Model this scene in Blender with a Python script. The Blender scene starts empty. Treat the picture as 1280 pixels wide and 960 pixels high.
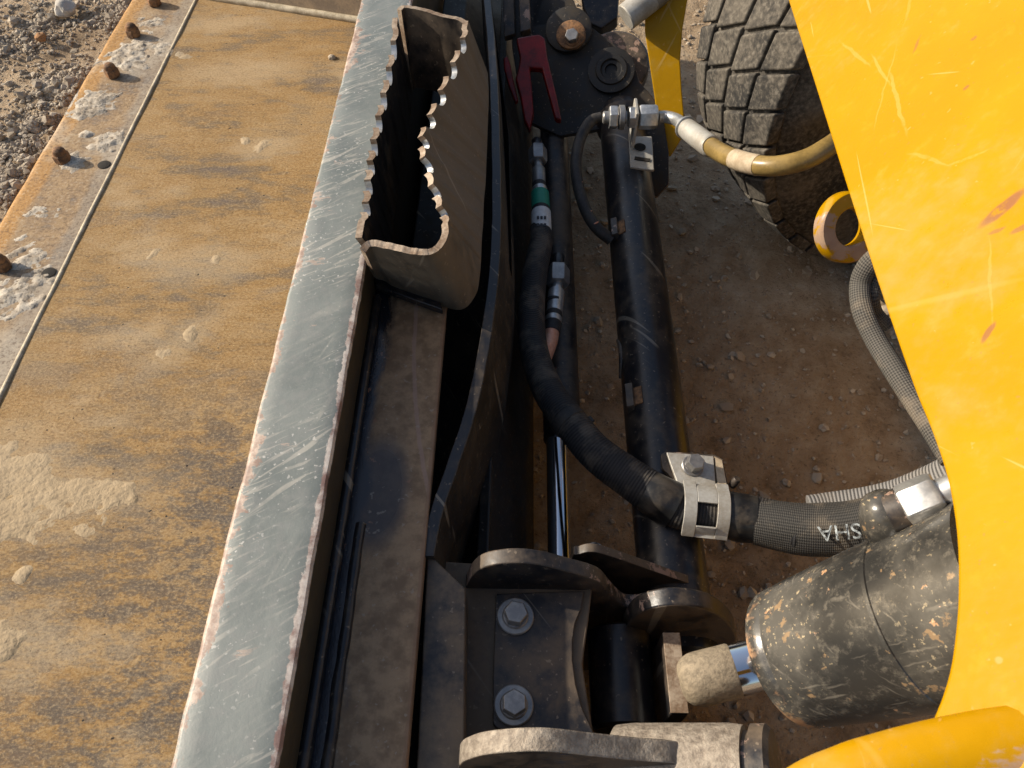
import bpy, bmesh, math, random
import numpy as np
from mathutils import Vector, Matrix, noise as mnoise
random.seed(7)
PI = math.pi
S = bpy.context.scene
COL = S.collection

# ------------------------------------------------------------------ camera
CAM = Vector((0, 0, 1.05)); TH = math.radians(54.5); YAW = math.radians(0.876); F = 950.0
cd = bpy.data.cameras.new('camera'); cam = bpy.data.objects.new('camera', cd); COL.objects.link(cam)
cam.location = CAM
cam.rotation_euler = (PI/2 - TH, 0, YAW)
cd.sensor_width = 36; cd.lens = F/1280*36; cd.clip_start = 0.02; cd.clip_end = 500
cd.dof.use_dof = True; cd.dof.focus_distance = 0.95; cd.dof.aperture_fstop = 22
S.camera = cam
# ------------------------------------------------------------------ light
SUN_EL = math.radians(27); SUN_DIR = Vector((-0.968, 0.25, 0)).normalized()      # towards the sun, horizontal
w = bpy.data.worlds.new('World'); S.world = w; w.use_nodes = True
nt = w.node_tree; bg = nt.nodes['Background']
sky = nt.nodes.new('ShaderNodeTexSky'); sky.sky_type = 'NISHITA'; sky.sun_disc = False; sky.dust_density = 2.5; sky.ozone_density = .4
sky.sun_elevation = SUN_EL; sky.sun_rotation = math.atan2(SUN_DIR.x, SUN_DIR.y)
nt.links.new(sky.outputs[0], bg.inputs[0]); bg.inputs[1].default_value = 0.135
sd = bpy.data.lights.new('sun', 'SUN'); sun = bpy.data.objects.new('sun', sd); COL.objects.link(sun)
sd.energy = 5.0; sd.angle = math.radians(0.5); sd.color = (1, .91, .77)
sv = Vector((SUN_DIR.x*math.cos(SUN_EL), SUN_DIR.y*math.cos(SUN_EL), math.sin(SUN_EL)))
sun.rotation_euler = sv.to_track_quat('Z', 'Y').to_euler(); sun.location = sv*5
S.view_settings.view_transform = 'Standard'; S.view_settings.look = 'None'
S.view_settings.exposure = 0.22; S.view_settings.gamma = 1

# ------------------------------------------------------------------ picking points of the place
ROT = cam.rotation_euler.to_matrix()
def ray(px, py): return ROT @ Vector(((px-640)/F, (480-py)/F, -1))
def PD(px, py, depth): return CAM + ray(px, py)*depth
def P(px, py, z): r = ray(px, py); return CAM + r*((z-CAM.z)/r.z)
def PY(px, py, Y): r = ray(px, py); return CAM + r*((Y-CAM.y)/r.y)
def PX(px, py, X): r = ray(px, py); return CAM + r*((X-CAM.x)/r.x)
def PPL(px, py, o, n): r = ray(px, py); return CAM + r*(n.dot(o-CAM)/n.dot(r))

# ------------------------------------------------------------------ material toolkit
class M:
    def __init__(s, name):
        s.m = bpy.data.materials.new(name); s.m.use_nodes = True
        s.t = s.m.node_tree; s.b = s.t.nodes['Principled BSDF']; s.co = s.t.nodes.new('ShaderNodeTexCoord')
        s.bumpn = None
    def lk(s, a, i): s.t.links.new(a, i)
    def put(s, inp, v):
        if hasattr(v, 'is_linked') or hasattr(v, 'links'): s.lk(v, inp)
        else:
            if inp.type == 'RGBA' and len(v) == 3: v = (*v, 1)
            inp.default_value = v
    def obj(s): return s.co.outputs['Object']
    def uv(s): return s.co.outputs['UV']
    def map(s, vec, loc=(0,0,0), rot=(0,0,0), scale=(1,1,1)):
        n = s.t.nodes.new('ShaderNodeMapping'); s.lk(vec, n.inputs[0])
        n.inputs[1].default_value = loc; n.inputs[2].default_value = rot; n.inputs[3].default_value = scale
        return n.outputs[0]
    def noise(s, vec, scale, detail=4, rough=.55, dist=0, col=False):
        n = s.t.nodes.new('ShaderNodeTexNoise'); s.lk(vec, n.inputs['Vector'])
        n.inputs['Scale'].default_value = scale; n.inputs['Detail'].default_value = detail
        n.inputs['Roughness'].default_value = rough; n.inputs['Distortion'].default_value = dist
        return n.outputs['Color' if col else 'Fac']
    def vor(s, vec, scale, feature='F1', out='Distance', rnd=1):
        n = s.t.nodes.new('ShaderNodeTexVoronoi'); s.lk(vec, n.inputs['Vector']); n.feature = feature
        n.inputs['Scale'].default_value = scale; n.inputs['Randomness'].default_value = rnd
        return n.outputs[out]
    def ramp(s, fac, *stops, interp='LINEAR'):
        n = s.t.nodes.new('ShaderNodeValToRGB'); s.lk(fac, n.inputs[0]); r = n.color_ramp; r.interpolation = interp
        while len(r.elements) < len(stops): r.elements.new(.5)
        for e, (p, c) in zip(r.elements, stops):
            e.position = p; e.color = (c, c, c, 1) if isinstance(c, (int, float)) else (*c, 1)
        return n.outputs[0]
    def step(s, fac, a, b, lo=0., hi=1.):
        n = s.t.nodes.new('ShaderNodeMapRange'); s.lk(fac, n.inputs[0]); n.interpolation_type = 'SMOOTHSTEP'
        n.inputs[1].default_value = a; n.inputs[2].default_value = b; n.inputs[3].default_value = lo; n.inputs[4].default_value = hi
        return n.outputs[0]
    def mix(s, fac, a, b, mode='MIX'):
        n = s.t.nodes.new('ShaderNodeMix'); n.data_type = 'RGBA'; n.blend_type = mode
        s.put(n.inputs[0], fac); s.put(n.inputs[6], a); s.put(n.inputs[7], b)
        return n.outputs[2]
    def math(s, op, a, b=0., c=0.):
        n = s.t.nodes.new('ShaderNodeMath'); n.operation = op
        s.put(n.inputs[0], a); s.put(n.inputs[1], b); s.put(n.inputs[2], c)
        return n.outputs[0]
    def sep(s, vec):
        n = s.t.nodes.new('ShaderNodeSeparateXYZ'); s.lk(vec, n.inputs[0]); return n.outputs
    def vadd(s, a, b, k=1.):
        n = s.t.nodes.new('ShaderNodeVectorMath'); n.operation = 'MULTIPLY_ADD'; s.lk(b, n.inputs[0])
        n.inputs[1].default_value = (k, k, k); s.lk(a, n.inputs[2]); return n.outputs[0]
    def length(s, a):
        n = s.t.nodes.new('ShaderNodeVectorMath'); n.operation = 'LENGTH'; s.lk(a, n.inputs[0]); return n.outputs['Value']
    def bump(s, h, strength=.3, dist=.002):
        n = s.t.nodes.new('ShaderNodeBump'); s.lk(h, n.inputs['Height']); n.inputs['Strength'].default_value = strength
        n.inputs['Distance'].default_value = dist
        if s.bumpn: s.lk(s.bumpn, n.inputs['Normal'])
        s.bumpn = n.outputs[0]; s.lk(s.bumpn, s.b.inputs['Normal'])
    def set(s, col=None, rough=None, metal=None, spec=None, coat=None, sheen=None):
        for k, v in (('Base Color', col), ('Roughness', rough), ('Metallic', metal), ('Specular IOR Level', spec), ('Coat Weight', coat), ('Sheen Weight', sheen)):
            if v is not None: s.put(s.b.inputs[k], v)
        return s.m
    def scratches(s, vec, ang, scale=60, stretch=14, th=.66, soft=.03, seed=0):
        v = s.map(vec, loc=(seed*3.1, seed*1.7, 0), rot=(0, 0, ang))
        v = s.map(v, scale=(1, 1/stretch*1.0, 1)) if False else s.map(v, scale=(1/stretch, 1, 1/stretch))
        return s.step(s.noise(v, scale, 2, .5, .15), th, th+soft)
    def patch(s, vec, c, ang, lx, ly, soft=.35):
        v = s.map(vec, loc=(-c[0], -c[1], 0)); v = s.map(v, rot=(0, 0, -ang)); v = s.map(v, scale=(1/lx, 1/ly, 0))
        return s.step(s.length(v), 1+soft, 1-soft, 0, 1)
MT = {}

def mk_black(name, base=(.012,.012,.014), dust=(.11,.085,.06), dust_amt=.5, rough=.32, chips=0., seed=0, rust=False):
    k = M(name); o = k.map(k.obj(), loc=(seed, seed*2.3, 0))
    n1 = k.noise(o, 9, 6, .6); n2 = k.noise(o, 55, 5, .65); n3 = k.noise(o, 420, 3, .6)
    d = k.math('MULTIPLY', k.step(k.math('ADD', k.math('MULTIPLY', n1, .6), k.math('MULTIPLY', n2, .4)), .56-.3*dust_amt, .74-.2*dust_amt), min(1, .35+.6*dust_amt))
    c = k.mix(d, base, dust)
    sp = k.step(k.noise(o, 190, 2, .5), .66, .72)
    c = k.mix(k.math('MULTIPLY', sp, .5), c, (.26, .2, .14))
    sc = k.scratches(o, .9, 70, 18, .68, .03, seed); c = k.mix(k.math('MULTIPLY', sc, .45), c, (.3, .26, .2))
    if chips:
        ch = k.step(k.math('ADD', k.math('MULTIPLY', k.noise(o, 34, 5, .7), .8), k.math('MULTIPLY', n1, .3)), .72-chips*.2, .75-chips*.2)
        c = k.mix(ch, c, k.mix(n2, (.30, .17, .11), (.36, .27, .22)) if not rust else k.mix(n2, (.33, .12, .035), (.42, .25, .13)))
    k.bump(n3, .12, .0008); k.bump(n2, .15, .002)
    r = k.math('ADD', k.math('MULTIPLY', d, .45), k.math('ADD', rough, k.math('MULTIPLY', n2, .12)))
    MT[name] = k.set(c, r, 0, .5)
mk_black('black_paint', dust=(.15,.105,.066), dust_amt=.55, rough=.3)
mk_black('black_paint_dusty', dust=(.19,.135,.085), dust_amt=.8, rough=.35, seed=4)
mk_black('black_paint_clean', dust=(.14,.10,.06), dust_amt=.25, rough=.24, seed=9)
mk_black('step_paint', base=(.06,.05,.038), dust=(.15,.118,.082), dust_amt=.75, rough=.42, seed=6)
mk_black('black_matte', base=(.008,.007,.006), dust=(.065,.046,.026), dust_amt=.4, rough=.5, seed=5)
mk_black('black_paint_chipped', dust=(.18,.13,.085), dust_amt=.6, rough=.3, chips=.55, seed=2)

SMEARS = [(*P(x, y, .05).xy, lx, ly, an) for x, y, lx, ly, an in ((70, 622, .14, .05, .1), (10, 590, .10, .07, 0), (230, 425, .09, .03, .9), (160, 420, .07, .03, .2), (325, 185, .06, .03, .3), (0, 810, .06, .05, 0), (255, 330, .10, .05, 0), (190, 320, .06, .03, 0), (310, 90, .14, .05, .1), (280, 30, .12, .04, .1))]
def mk_rust_floor():
    k = M('rusty_plate'); o = k.obj(); X, Y, Z = k.sep(o)[0:3]
    st = k.map(o, scale=(.5, 1.35, 1))                     # streaks run across the plate
    a = k.noise(st, 7, 7, .62, .3); b = k.noise(st, 34, 7, .7, .2); f = k.noise(k.map(o, scale=(.75,1.1,1)), 260, 6, .78); big = k.noise(o, 2.6, 3, .5)
    c = k.ramp(k.math('ADD', k.math('MULTIPLY', a, .65), k.math('MULTIPLY', b, .35)), (.36, (.125,.098,.085)), (.44, (.20,.135,.072)), (.50, (.31,.18,.062)), (.56, (.34,.215,.092)), (.62, (.26,.175,.09)), (.70, (.42,.30,.165)))
    # the near end is worn to dark speckle
    near = k.step(k.math('ADD', Y, k.math('MULTIPLY', k.math('SUBTRACT', big, .5), .9)), 1.0, .25)
    nx = k.step(k.math('ADD', X, k.math('MULTIPLY', k.math('SUBTRACT', a, .5), .6)), -.85, -.35)
    oz = k.step(k.noise(k.map(o, loc=(3,1,0), scale=(.45,1.3,1)), 6.5, 6, .66, .5), .53, .63); c = k.mix(k.math('MULTIPLY', oz, .5), c, (.31,.172,.055))
    gv = k.step(k.noise(k.map(o, loc=(7,4,0), scale=(.6,1.2,1)), 9, 7, .7, .4), .55, .66); c = k.mix(k.math('MULTIPLY', gv, .4), c, (.19,.155,.12))
    spk = k.step(k.math('ADD', k.math('MULTIPLY', b, .45), k.math('MULTIPLY', k.noise(k.map(o, scale=(.6,1.1,1)), 95, 6, .75), .55)), .455, .56)
    dk = k.math('MULTIPLY', k.math('MULTIPLY', near, k.math('ADD', .45, k.math('MULTIPLY', nx, .55))), k.math('SUBTRACT', 1, spk))
    c = k.mix(k.math('MULTIPLY', dk, .92), c, (.088,.078,.072))
    pale = k.step(k.noise(k.map(o, scale=(.8,1.2,1)), 5.2, 6, .6), .53, .70)
    wv = k.map(k.vadd(o, k.noise(o, 14, 5, .65, 0, True), .11), loc=(-.055,-.055,0))
    for (x_, y_, lx_, ly_, an_) in SMEARS: pale = k.math('MAXIMUM', pale, k.math('MULTIPLY', k.patch(wv, (x_, y_), an_, lx_, ly_, .6), .9))
    c = k.mix(k.math('MULTIPLY', pale, .5), c, (.47,.36,.225))
    c = k.mix(k.math('MULTIPLY', k.step(f, .47, .63), .45), c, (.54,.39,.21))
    c = k.mix(k.math('MULTIPLY', k.step(f, .47, .36), .62), c, (.12,.07,.035))
    pit = k.step(k.noise(o, 120, 1, .4), .245, .2); c = k.mix(pit, c, (.03,.022,.018))
    k.bump(f, .6, .002); k.bump(b, .4, .004); k.bump(k.math('SUBTRACT', 1, pit), .4, .002)
    MT['rusty_plate'] = k.set(c, .82, 0, .3)
mk_rust_floor()

def mk_edge():
    k = M('rusty_cutting_edge'); o = k.obj(); X, Y, Z = k.sep(o)[0:3]
    a = k.noise(k.map(o, scale=(1,.5,1)), 14, 6, .65, .3); f = k.noise(o, 170, 5, .7); b = k.noise(o, 5, 4, .6)
    c = k.ramp(k.math('ADD', k.math('MULTIPLY', a, .6), k.math('MULTIPLY', k.noise(k.map(o, scale=(.6,1.2,1)), 60, 6, .7), .4)), (.38, (.19,.15,.115)), (.46, (.29,.195,.11)), (.54, (.36,.24,.125)), (.66, (.46,.37,.26)))
    rim = k.step(k.math('ADD', X, k.math('MULTIPLY', k.math('SUBTRACT', a, .5), .06)), -.945, -.962)
    c = k.mix(k.math('MULTIPLY', rim, .8), c, k.mix(f, (.36,.17,.04), (.52,.28,.08)))
    gr = k.step(k.math('ADD', X, k.math('MULTIPLY', k.math('SUBTRACT', b, .5), .07)), -.868, -.850)
    c = k.mix(k.math('MULTIPLY', gr, .55), c, (.26,.235,.20))
    c = k.mix(k.math('MULTIPLY', k.step(b, .52, .64), .6), c, (.44,.37,.28))
    c = k.mix(k.math('MULTIPLY', k.step(f, .48, .38), .6), c, (.12,.075,.045)); c = k.mix(k.math('MULTIPLY', k.step(f, .54, .66), .5), c, (.52,.42,.30))
    k.bump(f, .4, .0015); k.bump(a, .3, .004)
    MT['rusty_cutting_edge'] = k.set(c, .8, 0, .3)
mk_edge()

def simple(name, c1, c2, scale=30, rough=.7, metal=0, bump=.2, bd=.001, spec=.4, detail=6, fine=250, lo=.38, hi=.65):
    k = M(name); o = k.obj(); n = k.noise(o, scale, detail, .65); f = k.noise(o, fine, 3, .6)
    c = k.mix(k.step(k.math('ADD', k.math('MULTIPLY', n, .7), k.math('MULTIPLY', f, .3)), lo, hi), c1, c2)
    if bump: k.bump(f, bump, bd); k.bump(n, bump, bd*2)
    MT[name] = k.set(c, k.math('ADD', rough-.08, k.math('MULTIPLY', n, .16)), metal, spec); return k
simple('weld_bead_pale', (.36,.29,.19), (.62,.53,.38), 40, .75)
simple('rusty_steel', (.10,.055,.03), (.34,.17,.07), 60, .8, 0, .4, .002)
simple('rusty_wall', (.20,.15,.105), (.33,.24,.15), 16, .8, 0, .3, .002)
simple('zinc', (.42,.42,.41), (.62,.61,.58), 70, .38, .75, .12, .0006)
simple('zinc_dusty', (.50,.48,.43), (.36,.32,.26), 26, .55, .35, .25, .001)
simple('zinc_dull', (.27,.26,.25), (.40,.38,.35), 50, .42, .7, .15, .0007)
simple('bare_edge', (.42,.30,.25), (.58,.53,.48), 60, .6, .15, .35, .001)
simple('bare_edge_tan', (.20,.13,.08), (.43,.34,.25), 45, .6, .15, .35, .001)
simple('cast_worn', (.21,.17,.13), (.38,.32,.25), 130, .6, .2, .6, .002, fine=120)
kk = M('dry_mud'); oo = kk.obj(); q1 = kk.noise(oo, 45, 5, .65); q2 = kk.noise(oo, 150, 3, .6); qx = kk.step(kk.sep(oo)[0], -.79, -.85)
cc_ = kk.mix(qx, kk.mix(q1, (.36,.26,.15), (.50,.39,.255)), kk.mix(kk.step(q1, .35, .65), (.36,.295,.22), (.58,.51,.41)))
cc_ = kk.mix(kk.math('MULTIPLY', kk.step(q2, .44, .36), kk.math('ADD', .3, kk.math('MULTIPLY', qx, .45))), cc_, (.13,.10,.075)); kk.bump(q2, .6, .003); kk.bump(q1, .5, .004)
MT['dry_mud'] = kk.set(cc_, .95, 0, .15)
simple('rod_dust', (.34,.275,.19), (.21,.17,.12), 170, .7, .2, .4, .0015, .2)
simple('red_paint', (.20,.007,.007), (.07,.005,.004), 30, .4, 0, .1)
simple('rubber_black', (.014,.014,.015), (.05,.042,.034), 30, .62, 0, .25, .001, .4)
simple('green_tape', (.012,.20,.12), (.02,.27,.17), 40, .5, 0, .1)
simple('white_label', (.66,.66,.64), (.5,.48,.44), 40, .6, 0, .05)
simple('ink', (.03,.03,.035), (.06,.06,.06), 40, .7, 0, 0)
simple('copper_sleeve', (.62,.27,.16), (.72,.40,.27), 60, .4, .25, .1)
simple('hole_dark', (.012,.01,.008), (.03,.024,.018), 60, .9, 0, .2)
simple('stencil_white', (.06,.06,.06), (.46,.50,.50), 220, .8, 0, .2)
simple('label_tan', (.50,.40,.27), (.36,.27,.17), 60, .7, 0, .15)
simple('rim_paint', (.20,.12,.035), (.10,.062,.025), 12, .6, 0, .25, .002)

def mk_chrome():
    k = M('chrome'); o = k.obj(); n = k.noise(o, 40, 3)
    MT['chrome'] = k.set((.72,.73,.75), k.math('ADD', .06, k.math('MULTIPLY', n, .12)), 1)
mk_chrome()

def mk_beam():
    k = M('scuffed_black_beam'); o = k.obj(); X, Y, Z = k.sep(o)[0:3]
    a = k.noise(o, 10, 6, .62); b = k.noise(o, 70, 5, .65); f = k.noise(o, 380, 3, .6)
    c = k.mix(k.step(a, .40, .66), (.155,.172,.160), (.215,.23,.212))
    c = k.mix(k.math('MULTIPLY', k.step(b, .46, .66), .35), c, (.24,.235,.22))
    sc = k.math('MAXIMUM', k.scratches(o, -.7, 140, 11, .58, .08, 1), k.math('MULTIPLY', k.scratches(o, -.5, 280, 8, .56, .10, 3), .75))
    sc = k.math('MAXIMUM', sc, k.math('MULTIPLY', k.scratches(o, -1.2, 110, 22, .66, .06, 5), .7))
    wmask = k.step(k.noise(o, 13, 4, .65), .40, .60, .12, 1.); c = k.mix(k.math('MULTIPLY', k.math('MULTIPLY', sc, .55), wmask), c, (.50,.46,.39))
    sp = k.step(k.noise(o, 240, 2, .5), .635, .69); c = k.mix(k.math('MULTIPLY', k.math('MULTIPLY', sp, .7), wmask), c, (.60,.57,.52))
    # paint knocked off along the two long edges, ragged
    jag = k.math('ADD', k.math('MULTIPLY', k.math('SUBTRACT', k.noise(k.map(o, scale=(1,.7,1)), 11, 7, .78, .8), .5), .075), k.math('MULTIPLY', k.math('SUBTRACT', b, .5), .03))
    XL = k.math('ADD', X, jag)
    pp = k.math('MULTIPLY', k.step(k.noise(k.map(o, rot=(0,0,-.6), scale=(.7,1.5,1)), 24, 6, .72, .4), .62, .645), k.step(X, -.205, -.225)); c = k.mix(k.math('MULTIPLY', pp, .8), c, k.mix(b, (.34,.24,.19), (.50,.40,.32)))
    el = k.step(XL, -.2520, -.2545); c = k.mix(k.math('MULTIPLY', el, k.step(f, .3, .5, .6, .95)), c, k.mix(k.step(b, .38, .62), (.24,.15,.11), (.50,.38,.30)))
    er = k.step(k.math('ADD', X, k.math('MULTIPLY', jag, .25)), -.1838, -.1828); c = k.mix(er, c, k.mix(k.step(k.noise(o, 40, 6, .7), .36, .62), (.27,.17,.14), (.66,.58,.50)))
    # the vertical face under the lip keeps its dark paint
    low = k.step(k.math('ADD', Z, k.math('MULTIPLY', k.math('SUBTRACT', b, .5), .006)), .4145, .4125)
    c = k.mix(low, c, k.mix(b, (.02,.017,.012), (.07,.052,.026)))
    k.bump(f, .15, .0008); k.bump(b, .2, .002)
    MT['scuffed_black_beam'] = k.set(c, k.math('ADD', .40, k.math('MULTIPLY', a, .2)), 0, .5)
mk_beam()

def mk_ledge():
    k = M('dusty_ledge_paint'); o = k.obj(); X, Y, Z = k.sep(o)[0:3]
    a = k.noise(k.map(o, scale=(1,.35,1)), 24, 6, .65, .4); b = k.noise(o, 60, 5, .65); f = k.noise(o, 400, 3, .6)
    dust = k.step(k.math('ADD', X, k.math('MULTIPLY', k.math('SUBTRACT', a, .5), .05)), -.160, -.148)
    # a bare glossy patch where water stood
    q = k.patch(o, (-.143, .36), .0, .03, .06, .3); dust = k.math('MULTIPLY', dust, k.math('SUBTRACT', 1, k.math('MULTIPLY', q, .8)))
    base = k.mix(k.step(b, .35, .65), (.17,.105,.055), (.29,.19,.105))
    c = k.mix(dust, (.012,.014,.02), base)
    # long curved rub mark
    dx = k.math('SUBTRACT', X, k.math('ADD', -.125, k.math('MULTIPLY', k.math('POWER', k.math('SUBTRACT', Y, .62), 2.), .5)))
    arc = k.math('MULTIPLY', k.step(k.math('ABSOLUTE', k.math('ADD', dx, k.math('MULTIPLY', k.math('SUBTRACT', b, .5), .004))), .003, .0015), k.step(Y, .33, .38))
    c = k.mix(k.math('MULTIPLY', arc, .55), c, (.30,.20,.16))
    ch = k.step(k.noise(o, 42, 4, .65), .66, .69); c = k.mix(k.math('MULTIPLY', ch, .6), c, (.26,.13,.075))
    c = k.mix(k.math('MULTIPLY', k.step(k.noise(o, 160, 2), .66, .71), .5), c, (.3,.25,.19))
    ed = k.step(k.math('ADD', X, k.math('MULTIPLY', k.math('SUBTRACT', b, .5), .006)), -.0935, -.0915); c = k.mix(k.math('MULTIPLY', ed, .6), c, (.19,.10,.055))
    k.bump(f, .12, .0008); k.bump(b, .15, .0015)
    MT['dusty_ledge_paint'] = k.set(c, k.math('ADD', .12, k.math('MULTIPLY', dust, .55)), 0, .5)
mk_ledge()

def mk_yellow(name, marks=(), worn=0., dark=False):
    k = M(name); o = k.obj()
    a = k.noise(o, 6, 5, .55); b = k.noise(o, 45, 5, .65); f = k.noise(o, 600, 2, .6)
    base = ((.40,.205,.0006), (.43,.228,.0015))
    c = k.mix(k.step(a, .38, .66), *base)
    c = k.mix(k.math('MULTIPLY', k.step(b, .52, .72), .35), c, (.46,.275,.015))
    sp = k.step(k.noise(o, 130, 2, .5), .70, .74); c = k.mix(k.math('MULTIPLY', sp, .5), c, (.55,.30,.08))
    wob = k.noise(o, 30, 3, .6, 0, True)
    ov = k.vadd(o, wob, .008); ov = k.map(ov, loc=(-.004, -.004, 0))
    for (cx, cy, ang, lx, ly, col, amt) in marks:
        pm = k.patch(ov, (cx, cy), ang, lx, ly, .3); pm = k.math('MULTIPLY', pm, k.step(b, .30, .46))
        c = k.mix(k.math('MULTIPLY', pm, amt), c, col)
    for sd_, an in ((2, .4), (6, 1.9), (8, 1.2)):
        sc = k.scratches(o, an, 26, 26, .70, .02, sd_); c = k.mix(k.math('MULTIPLY', sc, .38), c, (.52,.32,.07))
    gm = k.step(k.math('ADD', k.math('MULTIPLY', k.noise(o, 3.5, 5, .6), .7), k.math('MULTIPLY', b, .3)), .50, .66); c = k.mix(k.math('MULTIPLY', gm, .34), c, (.37,.26,.11))
    fs = k.step(k.noise(o, 210, 3, .6), .66, .70); c = k.mix(k.math('MULTIPLY', fs, .45), c, (.30,.17,.05))
    for sd_, an in ((3, .9), (7, 2.4), (11, 1.6)):
        sc = k.scratches(o, an, 120, 30, .70, .03, sd_); c = k.mix(k.math('MULTIPLY', sc, .35), c, (.60,.42,.16))
    if worn:
        wn = k.step(k.math('ADD', k.math('MULTIPLY', k.noise(k.map(o, scale=(.5,1.6,1)), 16, 5, .65), .8), k.math('MULTIPLY', b, .25)), .60-.12*worn, .64-.12*worn)
        c = k.mix(wn, c, k.mix(b, (.22,.12,.08), (.50,.36,.24)))
    k.bump(f, .08, .0005); k.bump(a, .3, .015)
    MT[name] = k.set(c, k.math('ADD', .22, k.math('MULTIPLY', b, .16)), 0, .15, 0)

def mk_dirt():
    k = M('dirt_ground'); o = k.obj()
    a = k.noise(o, 3.2, 6, .6); b = k.noise(o, 26, 6, .7); f = k.noise(o, 150, 5, .75)
    c = k.ramp(k.math('ADD', k.math('MULTIPLY', a, .5), k.math('MULTIPLY', b, .5)), (.36, (.21,.145,.085)), (.48, (.38,.27,.165)), (.6, (.48,.375,.255)), (.72, (.58,.48,.36)))
    c = k.mix(k.math('MULTIPLY', k.step(f, .45, .33), .6), c, (.09,.068,.05))
    c = k.mix(k.math('MULTIPLY', k.step(f, .57, .72), .5), c, (.5,.43,.34))
    k.bump(f, .9, .006); k.bump(b, .7, .014)
    MT['dirt_ground'] = k.set(c, .95, 0, .2)
mk_dirt()
def mk_stone(name, c1, c2):
    k = M(name); o = k.obj(); n = k.noise(o, 22, 2, .5); f = k.noise(o, 180, 4, .6)
    g = k.t.nodes.new('ShaderNodeNewGeometry').outputs['Random Per Island']
    c = k.mix(g, c1, c2); c = k.mix(k.math('MULTIPLY', f, .4), c, (.2,.16,.12)); k.bump(f, .4, .002)
    MT[name] = k.set(c, .92, 0, .25)
mk_stone('gravel_stone', (.30,.225,.15), (.60,.51,.39)); mk_stone('clod', (.30,.24,.17), (.52,.435,.33))

def mk_braid(name, c1, c2, nu, nv, mode='braid', rough=.7, dust=0.):
    k = M(name); U, V, _ = k.sep(k.uv())[0:3]; o = k.obj()
    if mode == 'braid':
        p = k.math('SINE', k.math('ADD', k.math('MULTIPLY', U, nu), k.math('MULTIPLY', V, nv)))
        q = k.math('SINE', k.math('SUBTRACT', k.math('MULTIPLY', U, nu), k.math('MULTIPLY', V, nv)))
        h = k.math('MULTIPLY', p, q)
    else:
        h = k.math('MULTIPLY', k.math('SINE', k.math('MULTIPLY', V, nv)), k.math('ADD', .75, k.math('MULTIPLY', k.math('SINE', k.math('MULTIPLY', U, nu)), .25)))
    n = k.noise(o, 26, 5, .65); h = k.math('ADD', .5, k.math('MULTIPLY', h, k.step(n, .3, .6, .25, .6))); f = k.noise(o, 260, 3, .6)
    c = k.mix(k.step(h, .2, .75), c1, c2)
    if dust: c = k.mix(k.math('MULTIPLY', k.step(n, .46, .66), dust), c, (.22,.175,.125))
    k.bump(h, .55, .0012); k.bump(f, .2, .0006)
    MT[name] = k.set(c, rough, 0, .35)
mk_braid('woven_sleeve', (.010,.010,.011), (.030,.028,.028), 60, 1700, 'rib', .72, .35)
mk_braid('mesh_sleeve', (.014,.013,.012), (.065,.06,.052), 26, 1500, 'braid', .75, .35)
mk_braid('loop_mesh', (.025,.023,.020), (.11,.10,.085), 12, 1000, 'braid', .75, .5)
mk_braid('ribbed_webbing', (.05,.048,.045), (.24,.225,.21), 40, 1500, 'rib', .8, .2)
mk_braid('black_tape', (.010,.010,.011), (.02,.02,.02), 4, 200, 'rib', .3, .25)
simple('rubber_hose', (.20,.135,.045), (.32,.215,.07), 30, .32, 0, .05, .0005)  # grey hose, with the boom's yellow reflection mixed into its colour

def mk_cyl():
    k = M('pitted_black_cylinder'); o = k.obj(); Z = k.sep(o)[2]
    a = k.noise(o, 12, 5, .6); b = k.noise(o, 48, 5, .68); f = k.noise(o, 300, 3, .6)
    c = k.mix(k.step(a, .4, .66), (.026,.025,.023), (.10,.092,.078))
    ow = k.vadd(o, k.noise(o, 25, 4, .6, 0, True), .010)
    sc = k.math('MAXIMUM', k.scratches(ow, .5, 210, 9, .64, .1, 1), k.scratches(k.map(ow, rot=(1.0,.7,0)), 2.2, 240, 8, .65, .1, 4))
    c = k.mix(k.math('MULTIPLY', sc, .28), c, (.34,.30,.24))
    hzq = k.noise(o, 90, 6, .75); c = k.mix(k.math('MULTIPLY', k.step(hzq, .5, .68), .35), c, (.24,.21,.165))
    v = k.vor(k.map(k.vadd(o, k.noise(o, 60, 4, .65, 0, True), .022), scale=(1,1,.6)), 68); n = k.noise(o, 20, 3, .6)
    chip = k.step(k.math('ADD', v, k.math('MULTIPLY', n, -.80)), -.315, -.38)
    rim = k.step(k.math('ADD', Z, k.math('MULTIPLY', k.math('SUBTRACT', b, .5), .05)), .012, .004)
    chip = k.math('MAXIMUM', chip, k.math('MULTIPLY', k.math('MULTIPLY', rim, k.step(k.noise(o, 30, 4, .65), .44, .56)), .9))
    c = k.mix(chip, c, k.mix(b, (.34,.145,.055), (.52,.33,.18)))
    sp = k.step(k.noise(o, 260, 3, .55), .62, .68); c = k.mix(k.math('MULTIPLY', k.math('MULTIPLY', sp, .7), k.step(a, .42, .6)), c, (.50,.40,.25))
    sp = k.step(k.math('ADD', k.math('MULTIPLY', k.noise(o, 75, 4, .6), .7), k.math('MULTIPLY', a, .3)), .60, .64); c = k.mix(k.math('MULTIPLY', sp, .6), c, (.38,.24,.12))
    k.bump(k.math('SUBTRACT', 1, chip), .3, .001); k.bump(f, .12, .0006)
    MT['pitted_black_cylinder'] = k.set(c, k.math('ADD', .24, k.math('MULTIPLY', chip, .5)), 0, .5)
mk_cyl()
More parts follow.
